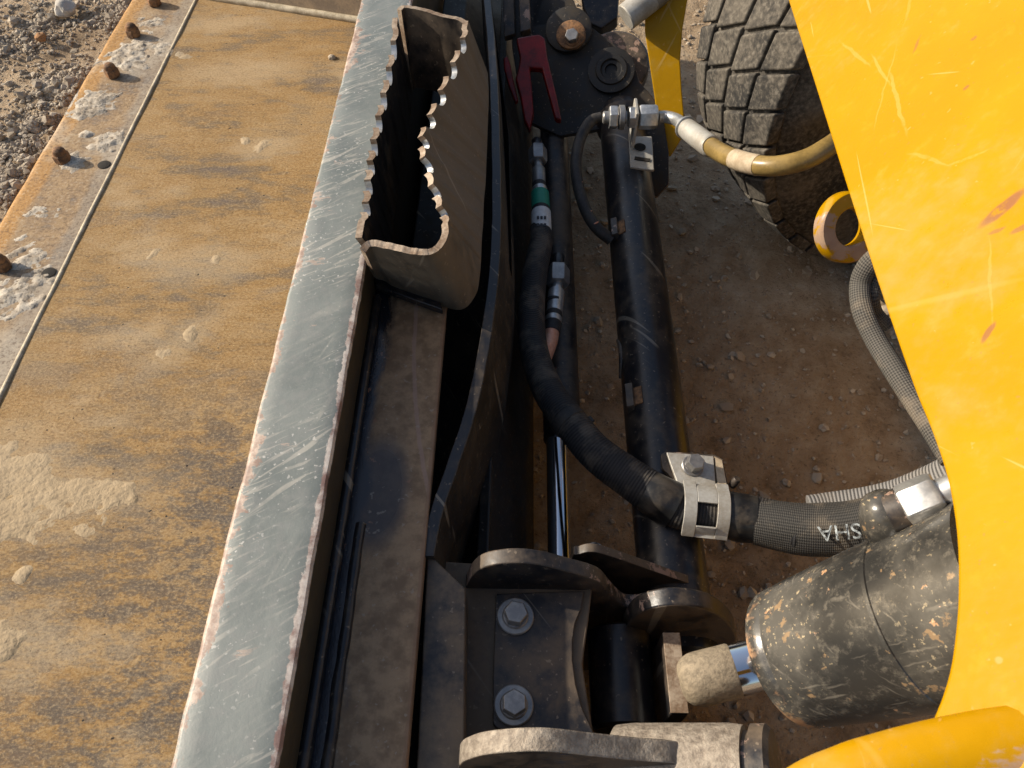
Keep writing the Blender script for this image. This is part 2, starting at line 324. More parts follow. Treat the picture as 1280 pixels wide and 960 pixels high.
def mk_tyre():
    k = M('tyre_rubber'); o = k.obj(); a = k.noise(o, 7, 5, .6); f = k.noise(o, 130, 4, .65)
    c = k.mix(k.step(k.math('ADD', k.math('MULTIPLY', a, .6), k.math('MULTIPLY', f, .4)), .38, .62), (.022,.021,.020), (.13,.112,.088)); c = k.mix(k.math('MULTIPLY', k.step(f, .5, .7), .4), c, (.20,.18,.15))
    k.bump(f, .3, .002); MT['tyre_rubber'] = k.set(c, .85, 0, .3)
mk_tyre()

# ------------------------------------------------------------------ mesh toolkit
def finish(name, verts, faces, mat, parent=None, uvs=None, smooth=35, bevel=0, seg=2, mats=None, fm=None, mtx=None):
    me = bpy.data.meshes.new(name)
    if mtx is not None:
        inv = mtx.inverted(); verts = [inv @ Vector(v) for v in verts]
    me.from_pydata([tuple(v) for v in verts], [], faces)
    bm = bmesh.new(); bm.from_mesh(me)
    if uvs is None: bmesh.ops.recalc_face_normals(bm, faces=bm.faces)
    bm.to_mesh(me); bm.free()
    for mm in (mats or [mat]): me.materials.append(MT[mm])
    if fm:
        for p, i in zip(me.polygons, fm): p.material_index = i
    if uvs is not None:
        ul = me.uv_layers.new(name='UVMap')
        for p in me.polygons:
            for li, u in zip(p.loop_indices, uvs[p.index]): ul.data[li].uv = u
    me.shade_smooth() if hasattr(me, 'shade_smooth') else None
    if smooth is not None and smooth < 180: me.set_sharp_from_angle(angle=math.radians(smooth))
    o = bpy.data.objects.new(name, me); COL.objects.link(o)
    if mtx is not None: o.matrix_world = mtx
    if bevel:
        b = o.modifiers.new('bevel', 'BEVEL'); b.width = bevel; b.segments = seg; b.limit_method = 'ANGLE'; b.angle_limit = math.radians(32); b.harden_normals = True
    if parent is not None: par(o, parent)
    return o
def par(o, p):
    bpy.context.view_layer.update()
    o.parent = p; o.matrix_parent_inverse = p.matrix_world.inverted()
def root(name, loc, label, cat, group=None):
    o = bpy.data.objects.new(name, None); COL.objects.link(o); o.location = loc; o.empty_display_size = .05
    o['label'] = label; o['category'] = cat
    if group: o['group'] = group
    bpy.context.view_layer.update()
    return o
def frame(d, up=Vector((0,0,1))):
    d = Vector(d).normalized()
    if abs(d.dot(up)) > .97: up = Vector((0,1,0))
    x = up.cross(d).normalized(); y = d.cross(x)
    return x, y, d
def mat_at(o, z, up=Vector((0,0,1))):
    x, y, d = frame(z, up); m = Matrix((x, y, d)).transposed().to_4x4(); m.translation = o; return m
def lathe(prof, p0, d, n=32, arc=None, cap=True):
    """prof: list of (r, h) along direction d from p0"""
    x, y, d = frame(d); V = []; Fc = []
    for r, h in prof:
        for i in range(n):
            a = 2*PI*i/n; V.append(Vector(p0)+d*h+(x*math.cos(a)+y*math.sin(a))*r)
    for j in range(len(prof)-1):
        for i in range(n):
            a, b = j*n+i, j*n+(i+1) % n; Fc.append((a, b, b+n, a+n))
    if cap:
        Fc.append(tuple(range(n-1, -1, -1))); k = (len(prof)-1)*n; Fc.append(tuple(range(k, k+n)))
    return V, Fc
def prism(poly, vec):
    n = len(poly); V = [Vector(p) for p in poly]+[Vector(p)+Vector(vec) for p in poly]
    Fc = [tuple(range(n-1, -1, -1)), tuple(range(n, 2*n))]+[(i, (i+1) % n, (i+1) % n+n, i+n) for i in range(n)]
    return V, Fc
def box(c, ax, ay, az):
    c, ax, ay, az = map(Vector, (c, ax, ay, az))
    return prism([c-ax-ay-az, c+ax-ay-az, c+ax+ay-az, c-ax+ay-az], az*2)
def merge(*parts):
    V = []; Fc = []
    for v, f in parts:
        k = len(V); V += list(v); Fc += [tuple(i+k for i in q) for q in f]
    return V, Fc
def hexnut(p, d, af, h, n=6, rot=0.):
    x, y, d = frame(d); r = af/2/math.cos(PI/6)
    prof = [(r*.93, 0), (r, h*.1), (r, h*.86), (r*.9, h)]
    V = []; Fc = []
    for rr, hh in prof:
        for i in range(6):
            a = rot+PI/3*i; V.append(Vector(p)+d*hh+(x*math.cos(a)+y*math.sin(a))*rr)
    for j in range(3):
        for i in range(6):
            a, b = j*6+i, j*6+(i+1) % 6; Fc.append((a, b, b+6, a+6))
    Fc.append(tuple(range(5, -1, -1))); Fc.append(tuple(range(18, 24)))
    return V, Fc
def cr(pts, n):
    """Catmull-Rom through vectors (any length tuples)"""
    A = np.array([list(p) for p in pts], float); A = np.vstack([2*A[0]-A[1], A, 2*A[-1]-A[-2]]); out = []
    m = len(A)-3
    for k in range(n):
        t = k/(n-1)*m; i = min(int(t), m-1); u = t-i; a, b, c, d = A[i:i+4]
        out.append(.5*((2*b)+(c-a)*u+(2*a-5*b+4*c-d)*u*u+(3*b-a-3*c+d)*u**3))
    return np.array(out)
def sweep(name, pts, mat, parent=None, n=80, seg=20, flat=1., wob=0., upv=None):
    """pts: (Vector, radius); tube with UV in metres; flat<1 squashes it"""
    C = cr([(*p, r) for p, r in pts], n); V = []; Fc = []; U = []; L = 0
    pos = [Vector(c[:3]) for c in C]; x = None
    for i in range(n):
        d = (pos[min(i+1, n-1)]-pos[max(i-1, 0)]).normalized()
        if x is None: x = frame(d, upv or Vector((0,0,1)))[0]
        x = (x-d*x.dot(d)).normalized(); y = d.cross(x)
        if i: L += (pos[i]-pos[i-1]).length
        r = C[i][3]
        for j in range(seg):
            a = 2*PI*j/seg; rr = r
            if wob: rr *= 1+wob*mnoise.noise(Vector((math.cos(a)*1.3, math.sin(a)*1.3, L*22)))
            V.append(pos[i]+(x*math.cos(a)+y*math.sin(a)*flat)*rr)
        if i:
            l0 = L-(pos[i]-pos[i-1]).length
            for j in range(seg):
                a, b = (i-1)*seg+j, (i-1)*seg+(j+1) % seg; Fc.append((a, b, b+seg, a+seg))
                u0, u1 = 2*PI*j/seg, 2*PI*(j+1)/seg; U.append(((u0, l0), (u1, l0), (u1, L), (u0, L)))
    Fc.append(tuple(range(seg-1, -1, -1))); U.append([(0, 0)]*seg)
    Fc.append(tuple(range((n-1)*seg, n*seg))); U.append([(0, 0)]*seg)
    return finish(name, V, Fc, mat, parent, U, 60)
def add(name, geo, mat, parent, **k): return finish(name, geo[0], geo[1], mat, parent, **k)
def flange_bolt(parent, p, d, af=.019, h=.011, wash=.036, mat='zinc_dull', washmat='zinc_dull', rot=.3):
    p = Vector(p); d = Vector(d).normalized()
    b = add('bolt', merge(lathe([(wash*.36, .003), (wash*.36, .0035), (wash*.32, .0052)], p, d, 24), (hexnut(p+d*.0045, d, af, h, rot=rot))), mat, parent, bevel=.0007)
    add('washer', lathe([(wash/2, -.001), (wash/2, .0025), (wash/2-.001, .0035)], p, d, 32), washmat, b)
    return b
def kind(o, k): o['kind'] = k; return o

# ================================================================== SETTING: ground
def fbm(x, y, s, o=4):
    v = 0; a = 1; t = 0
    for i in range(o): v += a*mnoise.noise(Vector((x*s, y*s, i*7.3))); t += a; a *= .5; s *= 2.03
    return v/t
CLUMPS = [(P(50, 30, 0), .30), (P(10, 60, 0), .18), (P(92, 112, 0), .13), (P(75, 118, 0), .10), (P(40, 165, 0), .22), (P(10, 200, 0), .2), (P(150, 20, 0), .12), (P(10, 235, 0), .10)]
def ground_h(x, y):
    h = .010*fbm(x, y, 3)+.006*fbm(x, y, 14, 3)
    for c, r in CLUMPS:
        d = ((x-c.x)**2+(y-c.y)**2)/(r*r)
        if d < 6: h += .013*math.exp(-d*1.5)*(.6+.9*fbm(x, y, 22, 3))
    return h-.004
xs = [-80, -30, -10, -5, -3.5]+list(np.arange(-2.9, 1.85, .0145))+[2.5, 4, 8, 25, 80]
ys = [-80, -30, -10, -4, -1.5]+list(np.arange(-.5, 3.3, .0145))+[4, 6, 12, 30, 80]
V = [(x, y, ground_h(x, y) if -3 < x < 1.9 and -.6 < y < 3.4 else 0) for y in ys for x in xs]
nx = len(xs); Fc = [(j*nx+i, j*nx+i+1, (j+1)*nx+i+1, (j+1)*nx+i) for j in range(len(ys)-1) for i in range(nx-1)]
kind(finish('ground', V, Fc, 'dirt_ground', smooth=None), 'structure')
# loose stones
ico = bmesh.new(); bmesh.ops.create_icosphere(ico, subdivisions=1, radius=1); IV = [v.co.copy() for v in ico.verts]; IF = [tuple(v.index for v in f.verts) for f in ico.faces]; ico.free()
def scatter(name, n, pick, mat, flatz=.65):
    V = []; Fc = []
    for _ in range(n):
        q = pick()
        if q is None: continue
        x, y, r = q; z = ground_h(x, y)+r*.25; e = Matrix.Rotation(random.uniform(0, 6.3), 3, 'Z') @ Matrix.Rotation(random.uniform(-.5, .5), 3, 'X')
        sx, sy, sz = r*random.uniform(.7, 1.3), r*random.uniform(.7, 1.2), r*flatz*random.uniform(.7, 1.2); k = len(V)
        for v in IV:
            j = 1+random.uniform(-.22, .22); u = e @ Vector((v.x*sx*j, v.y*sy*j, v.z*sz*j)); V.append((x+u.x, y+u.y, z+u.z))
        Fc += [(a+k, b+k, c+k) for a, b, c in IF]
    o = kind(finish(name, V, Fc, mat, smooth=25), 'stuff'); return o
def pick_mid():
    return random.uniform(-.05, 1.25), random.uniform(-.1, 2.6), min(.011, .0016*math.exp(abs(random.gauss(0, .75))))
def pick_left():
    return random.uniform(-2.7, -.98), random.uniform(.7, 3.1), min(.010, .0015*math.exp(abs(random.gauss(0, .7))))
def pick_clod():
    c, r = random.choice(CLUMPS); a = random.uniform(0, 6.3); q = abs(random.gauss(0, .48))*r
    x, y = c.x+q*math.cos(a), c.y+q*math.sin(a)
    return None if x > -1.03 else (x, y, min(.013, .0019*math.exp(abs(random.gauss(0, .65)))))
g = scatter('gravel', 9000, pick_mid, 'gravel_stone'); g['label'] = 'small loose stones on the shaded dirt behind the bucket'; g['category'] = 'gravel'
g = scatter('gravel', 7000, pick_left, 'gravel_stone'); g['label'] = 'fine loose gravel on the sunlit ground ahead of the cutting edge'; g['category'] = 'gravel'
g = scatter('soil_clods', 7500, pick_clod, 'clod', .85); g['label'] = 'heaps of dry crumbly soil clods ahead of the cutting edge'; g['category'] = 'soil'
def rock(name, p, r, mat, label):
    bm = bmesh.new(); bmesh.ops.create_icosphere(bm, subdivisions=3, radius=r)
    for v in bm.verts: v.co *= 1+.35*mnoise.noise(v.co*(1.6/r)+Vector((r*900, 0, 0))); v.co.z *= .75
    o = finish(name, [v.co+Vector(p)+Vector((0, 0, r*.3)) for v in bm.verts], [tuple(v.index for v in f.verts) for f in bm.faces], mat, smooth=25); bm.free()
    o['label'] = label; o['category'] = 'stone'
mk_stone('pale_stone', (.5,.46,.4), (.6,.56,.5)); mk_stone('orange_stone', (.36,.16,.06), (.4,.2,.08))
rock('stone', P(84, 14, .02), .026, 'pale_stone', 'pale round stone on the dirt, largest left of the cutting edge')
rock('stone', P(52, 48, .02), .013, 'orange_stone', 'small orange stone beside the dark soil clods')

# ================================================================== BUCKET
FZ = .05; BT = .42; LZ = .354
bucket = root('loader_bucket', (-.45, .8, 0), 'rusty multi-purpose loader bucket with scuffed black top beam and bolted edge', 'bucket')
Y0, Y1 = -.25, 1.88
def endY(x): # the far end of the bucket runs slightly askew
    a = P(245, -4, FZ); b = P(445, 26, FZ); return a.y+(x-a.x)*(b.y-a.y)/(b.x-a.x)
SX = -.828; EX = -.995
# floor plate with a little unevenness
gx = np.linspace(SX, -.25, 90); gt = np.linspace(0, 1, 240); V = []
for t in gt:
    for x in gx:
        y = Y0+t*(endY(x)-Y0); V.append((x, y, FZ+.0025*fbm(x, y, 5, 3)))
n = len(gx); Fc = [(j*n+i, j*n+i+1, (j+1)*n+i+1, (j+1)*n+i) for j in range(len(gt)-1) for i in range(n-1)]
k = len(V); V += [(SX, Y0, .02), (-.25, Y0, .02), (-.25, endY(-.25), .02), (SX, endY(SX), .02)]; Fc.append((k, k+1, k+2, k+3))
finish('floor_plate', V, Fc, 'rusty_plate', bucket, smooth=60)
# cutting edge
ey = endY(EX)
V = []; gx = np.linspace(EX-.004, SX+.004, 24); gt = np.linspace(0, 1, 200)
for t in gt:
    for i, x in enumerate(gx):
        y = Y0+t*(endY(x)-Y0); z = FZ+.001+.0016*fbm(x, y, 9, 3); xx = x
        if i == 0: z = .016; xx = x-.004+.004*fbm(0, y, 11, 4)
        if i == 1: xx = x+.003*fbm(0, y, 13, 4); z -= .003
        V.append((xx, y, z))
n = len(gx); Fc = [(j*n+i, j*n+i+1, (j+1)*n+i+1, (j+1)*n+i) for j in range(len(gt)-1) for i in range(n-1)]
edge = finish('cutting_edge', V, Fc, 'rusty_cutting_edge', bucket, smooth=50)
# weld seam between the two
pts = []
for i in range(60):
    y = Y0+(endY(SX)-Y0)*i/59; pts.append((Vector((SX+.002*fbm(0, y, 6), y, FZ-.0008)), .0044+.0006*fbm(3, y, 30)))
sweep('weld_seam', pts, 'weld_bead_pale', bucket, 240, 8)
# nuts on the cutting edge
for i, (px, py) in enumerate([(5, 335), (80, 201), (142, 95), (168, 45), (194, 6), (-120, 560)]):
    p = P(px, py, FZ+.0015); r = random.uniform(.95, 1.08)
    nut = add('edge_nut', merge(hexnut(p, (random.uniform(-.04,.04), 0, 1), .029*r, .019, rot=random.random()), lathe([(.0132, .0), (.0132, .021), (.0115, .027), (.007, .0305), (.001, .0315)], p, (0, 0, 1), 16)), 'rusty_steel', bucket, bevel=.003)
for px, py in [(130, 206), (61, 341)]:
    p = P(px, py, FZ+.0015)
    add('bolt_hole', lathe([(.0125, .0), (.0125, .0010), (.0120, .0012), (.001, .0012)], p, (0, 0, 1), 28), 'hole_dark', bucket)
# far end wall with a pale weld along its foot
a = Vector((EX+.03, endY(EX), FZ)); b = Vector((-.20, endY(-.20), FZ)); d = (b-a).normalized(); nrm = Vector((-d.y, d.x, 0))
geo = prism([a+Vector((0, 0, -.03)), b+Vector((0, 0, -.03)), b+Vector((0, .03, .33)), a+Vector((.25, .05, .33)), a+Vector((.06, .02, .12))], nrm*.016)
add('end_wall', geo, 'rusty_wall', bucket, bevel=.003)
sweep('weld_seam', [(a.lerp(b, t)+Vector((0, -.004, .004)), .009+.002*fbm(t*9, 1, 3)) for t in np.linspace(.14, 1, 30)], 'weld_bead_pale', bucket, 90, 8)
# top beam
xl, xr = -.2595, -.178
geo = prism([(xl, Y0, BT), (xr, Y0, BT), (xr, Y0, LZ-.01), (xr-.012, Y0, LZ-.02), (xr-.012, Y0, .06), (xl, Y0, .06)], (0, 2.12, 0))
# subdivide along the length so that the edge can be a little uneven
V = []; Fc = []; prof = [(xl-.004, .06), (xl, BT-.006), (xl+.0015, BT-.0015), (xl+.005, BT), (xl+.02, BT), (xr-.02, BT), (xr-.006, BT), (xr-.0015, BT-.0012), (xr, BT-.006), (xr, LZ-.008), (xr-.012, LZ-.02), (xr-.012, .06)]
NS = 220
for j in range(NS):
    y = Y0+2.13*j/(NS-1)
    for i, (x, z) in enumerate(prof):
        dx = .0022*fbm(i*.0, y, 16, 4) if i in (1, 2, 3) else (.0016*fbm(5, y, 22, 4) if i in (6, 7, 8) else 0)
        V.append((x+dx, y, z+(.0008*fbm(x*4, y, 8, 2) if 2 < i < 7 else 0)))
m = len(prof); Fc = [(j*m+i, j*m+(i+1) % m, (j+1)*m+(i+1) % m, (j+1)*m+i) for j in range(NS-1) for i in range(m)]
Fc += [tuple(range(m)), tuple(range((NS-1)*m, NS*m))]
finish('top_beam', V, Fc, 'scuffed_black_beam', bucket, smooth=50)
# ledge behind the beam
V, Fc = prism([(xr+.0005, Y0, LZ), (-.090, Y0, LZ), (-.089, Y0, LZ-.001), (-.089, Y0, LZ-.012), (xr+.0005, Y0, LZ-.012)], (0, P(500, 335, LZ).y-Y0, 0))
finish('ledge', V, Fc, 'dusty_ledge_paint', bucket)
# fillet weld in the corner and a double weld bead on the near part of the ledge
sweep('weld_seam', [(Vector((xr+.004, y, LZ+.003)), .006+.0012*fbm(1, y, 40)) for y in np.linspace(Y0, .62, 50)], 'black_paint_clean', bucket, 200, 8)
for ox in (0,):
    q0 = P(434, 655, LZ); pts = [(Vector((-.155+ox+.002*fbm(ox*50, y, 12), y, LZ+.001)), .0052+.0012*fbm(2+ox*99, y, 45)) for y in np.linspace(Y0, q0.y, 40)]
    sweep('weld_seam', pts, 'black_paint_clean', bucket, 160, 8)
# dark body of the bucket behind/below the ledge
geo = prism([(-.18, Y0, .16), (-.13, Y0, .16), (-.07, Y0, .09), (.004, Y0, .055), (.004, Y0, .02), (-.18, Y0, .02)], (0, 2.1, 0))
add('back_panel', geo, 'black_matte', bucket, bevel=.004)
geo = prism([(-.046, Y0, .235), (-.032, Y0, .24), (.024, Y0, .075), (.012, Y0, .066)], (0, 2.08, 0))
add('skid_panel', geo, 'black_matte', bucket, bevel=.003)
# the curved rib
ribpx = [(604, -40), (611, 20), (617, 100), (620, 200), (620, 300), (613, 380), (600, 460), (586, 520), (566, 580), (551, 622), (541, 660), (534, 695)]
top = cr([P(x, y, .35) for x, y in ribpx], 90); V = []; Fc = []
for i, c in enumerate(top):
    c = Vector(c); t = i/89; c.x += .0012*fbm(0, c.y, 20, 3); fl = .009+.007*math.sin(PI*min(1, t*1.3))
    V += [Vector((c.x-.0065, c.y, .3495)), Vector((c.x-.0055, c.y, .3505)), Vector((c.x+.0055, c.y, .3505)), Vector((c.x+.0065, c.y, .3495)), Vector((c.x+.009+fl, c.y, .22)), Vector((c.x-.004, c.y, .22))]
for i in range(89):
    for j in range(6): Fc.append((i*6+j, i*6+(j+1) % 6, i*6+6+(j+1) % 6, i*6+6+j))
Fc += [tuple(range(6)), tuple(range(534, 540))]
finish('curved_rib', V, Fc, 'black_paint_dusty', bucket, smooth=30, mats=['black_matte', 'black_paint_clean'], fm=[1 if j < 3 else 0 for i in range(89) for j in range(6)]+[0, 0])
# dark ridge plate behind the rib's far end
geo = prism([P(606, -60, .33), P(622, 60, .33), P(636, 170, .31), P(640, 330, .28), P(632, 330, .26), P(628, 170, .27), P(612, 60, .27), P(598, -60, .27)], (0, 0, -.03))
add('gusset', geo, 'black_matte', bucket, bevel=.002)

# ---- serrated step
ST = .48
def ribbon(name, topP, botP, th, mat, teeth=None, n=300, parent=None, edge='bare_edge_tan'):
    """thick sheet between two curves; teeth=(t0,t1,count,depth) cut rounded notches in its upper edge"""
    T = cr(topP, n); B = cr(botP, n); V = []; Fc = []; fm = []; nt_ = []
    for i in range(n):
        t = i/(n-1); a = Vector(T[i]); b = Vector(B[i]); d = Vector(T[min(i+1, n-1)])-Vector(T[max(i-1, 0)])
        dn = (b-a).normalized(); nr = d.cross(dn).normalized()
        cut = 0.; kick = 0.; notch = False
        if teeth and teeth[0] < t < teeth[1]:
            u = ((t-teeth[0])/(teeth[1]-teeth[0])*teeth[2]) % 1
            if u > .5:
                q = (u-.5)/.5; cut = teeth[3]*math.sqrt(max(0, 1-(2*q-1)**2))**.8; notch = True
            else: kick = .0028*min(1, 6*u, 6*(.5-u))
        a2 = a+dn*cut; a2.z += .0012*fbm(t*40, 2, 1)
        V += [a2-nr*(th/2-kick), a2+nr*(th/2+kick), b+nr*th/2, b-nr*th/2]; nt_.append(notch)
    for i in range(n-1):
        k = i*4
        for j in range(4): Fc.append((k+j, k+(j+1) % 4, k+4+(j+1) % 4, k+4+j)); fm.append((2 if nt_[i] and nt_[i+1] else 1) if j == 0 else 0)
    Fc += [(0, 1, 2, 3), tuple(range((n-1)*4, n*4))]; fm += [1, 1]
    return finish(name, V, Fc, mat, parent, mats=[mat, edge, 'zinc'], fm=fm, smooth=28)
rt = [(582, 26), (577, 48), (565, 78), (550, 112), (536, 143), (525, 170), (527, 196), (537, 230), (547, 256), (555, 278), (556, 293), (548, 308), (534, 315), (512, 313), (485, 307), (463, 304), (453, 313)]
rb = [(607, 92), (608, 120), (607, 150), (606, 180), (605, 205), (604, 230), (602, 255), (601, 280), (599, 305), (598, 325), (596, 345), (592, 366), (578, 383), (555, 380), (520, 369), (490, 358), (470, 350)]
step = ribbon('step', [P(x, y, ST) for x, y in rt], [P(x, y, LZ+.003) for x, y in rb], .0075, 'step_paint', (.03, .57, 8.5, .016), 420, bucket)
lt = [(494, 22), (490, 58), (484, 90), (477, 122), (471, 150), (465, 180), (461, 205), (458, 230), (455, 258), (451, 280), (448, 297)]
lp = [P(x, y, ST) for x, y in lt]
ribbon('step_side', lp, [Vector((max(p.x+.006, xr+.006), p.y+.004+.06*(i/10)**2, LZ+.003)) for i, p in enumerate(lp)], .0075, 'black_paint_clean', (.03, .88, 8.5, .015), 420, step)
fe = [(499, 12), (506, 8), (530, 12), (552, 19), (572, 23), (582, 28)]
fp = [P(x, y, ST) for x, y in fe]
ribbon('step_end', fp, [Vector((p.x+(.012 if i > 2 else .004), p.y-.006, LZ+.003)) for i, p in enumerate(fp)], .0075, 'black_paint', None, 60, step)
# folded foot of the step
fo = [P(x, y, LZ+.006) for x, y in [(470, 352), (490, 360), (520, 371), (552, 382)]]
V, Fc = merge(*[box((a+b)/2+Vector((0, -.004, .004)), (b-a)*.52, Vector((.002, -.010, 0)), Vector((0, 0, .005))) for a, b in zip(fo, fo[1:])])
finish('step_foot', V, Fc, 'black_paint_clean', step, bevel=.002)

# ---- hinge lugs and bolted pad at the near end
def ysheet(name, px, Yf, th, mat, edge, parent, bev=.002):
    poly = [PY(x, y, Yf) for x, y in cr(px+[px[0]], len(px)*5)[:-1, :2]]; V, Fc = prism(poly, (0, th, 0)); n = len(poly)
    return finish(name, V, Fc, mat, parent, mats=[mat, edge], fm=[0, 0]+[1]*n, smooth=40, bevel=bev)
YA = .282
lug1 = [(578, 800), (578, 750), (583, 733), (593, 717), (610, 708), (640, 704), (672, 706), (705, 714), (738, 723), (752, 730), (766, 746), (780, 758), (795, 760), (812, 757), (832, 757), (852, 761), (866, 770), (880, 790), (882, 810), (870, 830), (840, 836), (800, 830), (770, 836), (745, 850), (700, 880), (600, 880)]
ysheet('hinge_lug', lug1, YA, .016, 'black_paint', 'black_paint_chipped', bucket)
lug2 = [(574, 1010), (572, 962), (590, 948), (625, 942), (680, 940), (740, 946), (800, 952), (860, 958), (960, 985), (960, 1060), (600, 1060)]
ysheet('hinge_lug', lug2, .108, .018, 'black_paint', 'cast_worn', bucket)
zb = .296
base = [P(x, y, zb-.004) for x, y in [(535, 700), (610, 705), (700, 712), (742, 720), (735, 780), (728, 830), (742, 920), (790, 975), (540, 980)]]
add('pad_base', prism(base, (0, 0, -.012)), 'black_paint_dusty', bucket, bevel=.002)
pad = [P(x, y, zb+.002) for x, y in [(620, 742), (730, 738), (727, 760), (719, 780), (716, 800), (716, 825), (720, 855), (728, 885), (741, 912), (742, 918), (700, 919), (622, 911), (616, 905), (616, 850)]]
add('bolted_pad', prism(pad, (0, 0, -.007)), 'black_paint', bucket, bevel=.0015)
for px, py in [(644, 771), (642, 882)]:
    flange_bolt(bucket, P(px, py, zb+.003), (.05, -.02, 1), .021, .012, .037, 'zinc_dull', 'zinc_dull', random.random())
add('pad_side', prism([P(534, 690, LZ-.012), P(582, 735, LZ-.012), P(580, 975, LZ-.02), P(520, 975, LZ-.02)], (0, 0, -.05)), 'black_paint_dusty', bucket, bevel=.002)
add('stiffener', prism([P(710, 790, .25), P(731, 790, .25), P(729, 838, .25), P(712, 838, .25)], (0, 0, -.05)), 'rusty_steel', bucket, bevel=.001)

# ================================================================== tilt link behind the lugs (its own moving piece)
link = root('hinge_link', PY(830, 780, .33), 'black forged link with rounded ear pinned between the hinge lugs', 'link')
ear = [(712, 770), (714, 702), (724, 693), (742, 690), (768, 697), (800, 708), (840, 722), (868, 732), (884, 742), (886, 752), (850, 752), (790, 765)]
ysheet('ear_plate', ear, .322, .010, 'black_paint', 'black_paint_chipped', link)
flange_bolt(link, PY(743, 691, .335)+Vector((0, 0, .001)), (0, 0, 1), .014, .006, .022, 'black_paint_clean', 'zinc_dull')
ear2 = [(800, 822), (780, 800), (784, 778), (800, 762), (830, 754), (860, 754), (888, 760), (908, 772), (920, 788), (920, 802), (908, 814), (880, 822), (850, 815)]
ysheet('rounded_ear', [(x, y+4) for x, y in ear2], .262, .020, 'black_paint', 'black_paint_chipped', link, .003)
zc = .262; q = P(842, 790, zc); q2 = P(846, 893, zc)
add('pin_block', merge(box(Vector(((q.x+q2.x)/2, (q.y+q2.y)/2, zc-.06)), (.009, 0, 0), (0, (q.y-q2.y)/2, 0), (0, 0, .06))), 'black_paint', link, bevel=.002)
add('block_cap', merge(box(Vector(((q.x+q2.x)/2, (q.y+q2.y)/2, zc+.0008)), (.0088, 0, 0), (0, (q.y-q2.y)/2-.001, 0), (0, 0, .0008))), 'bare_edge_tan', link, bevel=.0005)
add('pin_hub', lathe([(.030, 0), (.034, .003), (.034, .10), (.030, .103)], Vector((q.x-.05, q2.y-.005, .205)), (0, 1, 0), 40), 'black_paint_clean', link)

boss = root('pin_boss', PD(860, 955, .62), 'worn grey cast pin boss under the lift cylinder rod', 'boss')
c0 = PD(770, 962, .665); c1 = PD(936, 966, .62); ax = (c1-c0).normalized(); L = (c1-c0).length
add('barrel', lathe([(.030, 0), (.036, .004), (.0375, .02), (.0375, L*.9), (.036, L)], c0, ax, 48), 'cast_worn', boss)
add('collar', lathe([(.032, L), (.032, L+.006), (.037, L+.0065), (.037, L+.018), (.033, L+.022)], c0, ax, 48), 'black_paint_chipped', boss)

# ================================================================== clam cylinder lying along the bucket
zr = .125
clam = root('hydraulic_cylinder', P(700, 500, 0), 'slim black hydraulic cylinder with bright chrome rod lying along the bucket back', 'cylinder')
a = P(697, 600, zr); XR = a.x; Yg = P(700, 545, zr).y
add('rod', lathe([(.0150, 0), (.0150, .6)], Vector((XR, Yg-.55, zr)), (0, 1, 0), 40), 'chrome', clam)
add('barrel', lathe([(.020, 0), (.0255, .004), (.027, .01), (.027, .9), (.02, .905)], Vector((XR+.008, Yg, zr)), (0, 1, 0), 40), 'black_paint', clam)
add('gland', lathe([(.018, -.008), (.023, -.006), (.023, .001)], Vector((XR+.004, Yg, zr)), (0, 1, 0), 36), 'black_paint_clean', clam)

# ================================================================== big cross tube
zt = .17; XT = .188; RT = .0415
ct = root('cross_tube', (XT, .6, 0), 'thick black steel tube with soft blue sheen beside the slim cylinder', 'tube')
Yn = P(840, 760, zt).y; Yf = P(785, 168, zt).y
add('tube', lathe([(.036, 0), (RT, .004), (RT, Yf-Yn+.12), (.036, Yf-Yn+.124)], Vector((XT, Yn-.06, zt)), (0, 1, 0), 64), 'black_paint_clean', ct)
for py, s in ((290, 1.), (500, 1.)):
    c = P(770 if py == 290 else 785, py, zt+.022)
    c = Vector((XT-RT*.86, c.y, zt+.024))
    tb = add('weld_tab', box(c, (.005, 0, .002), (0, .019, 0), (-.003, 0, .012)), 'black_paint_chipped', ct, bevel=.0015)
    add('tab_fold', box(c+Vector((.009, 0, .007)), (.006, 0, .004), (0, .014, 0), (-.001, 0, .003)), 'rusty_steel', tb, bevel=.001)
sweep('bracket_lip', [(Vector((XT-RT*.97, P(772, y, zt).y, zt+.006+dz)), .004) for y, dz in ((470, -.012), (455, .002), (440, .004), (425, -.008))], 'black_paint', ct, 20, 8)
add('end_cap', lathe([(.046, 0), (.048, .003), (.048, .016), (.044, .02)], Vector((XT, Yf+.02, zt)), (0, 1, 0), 48), 'black_paint', ct)
# bulkhead bracket at the far end
zf = .268
pb = P(797, 145, zf)
br = [P(786, 170, zt+RT+.004), P(815, 170, zt+RT+.004), P(818, 212, zt+RT+.004), P(788, 208, zt+RT+.004)]
brk = add('bulkhead_bracket', merge(prism(br, (0, 0, -.006)), box(pb+Vector((-.004, .0, -.024)), (.003, 0, 0), (0, .022, 0), (0, 0, .044))), 'zinc_dusty', ct, bevel=.002)
add('slot', lathe([(.010, 0), (.010, .001), (.0085, .0012)], P(800, 184, zt+RT+.0052), (0, 0, 1), 24), 'hole_dark', brk)
add('slot', box(P(803, 199, zt+RT+.0052), (.013, -.003, 0), (.001, .004, 0), (0, 0, .0006)), 'hole_dark', brk)

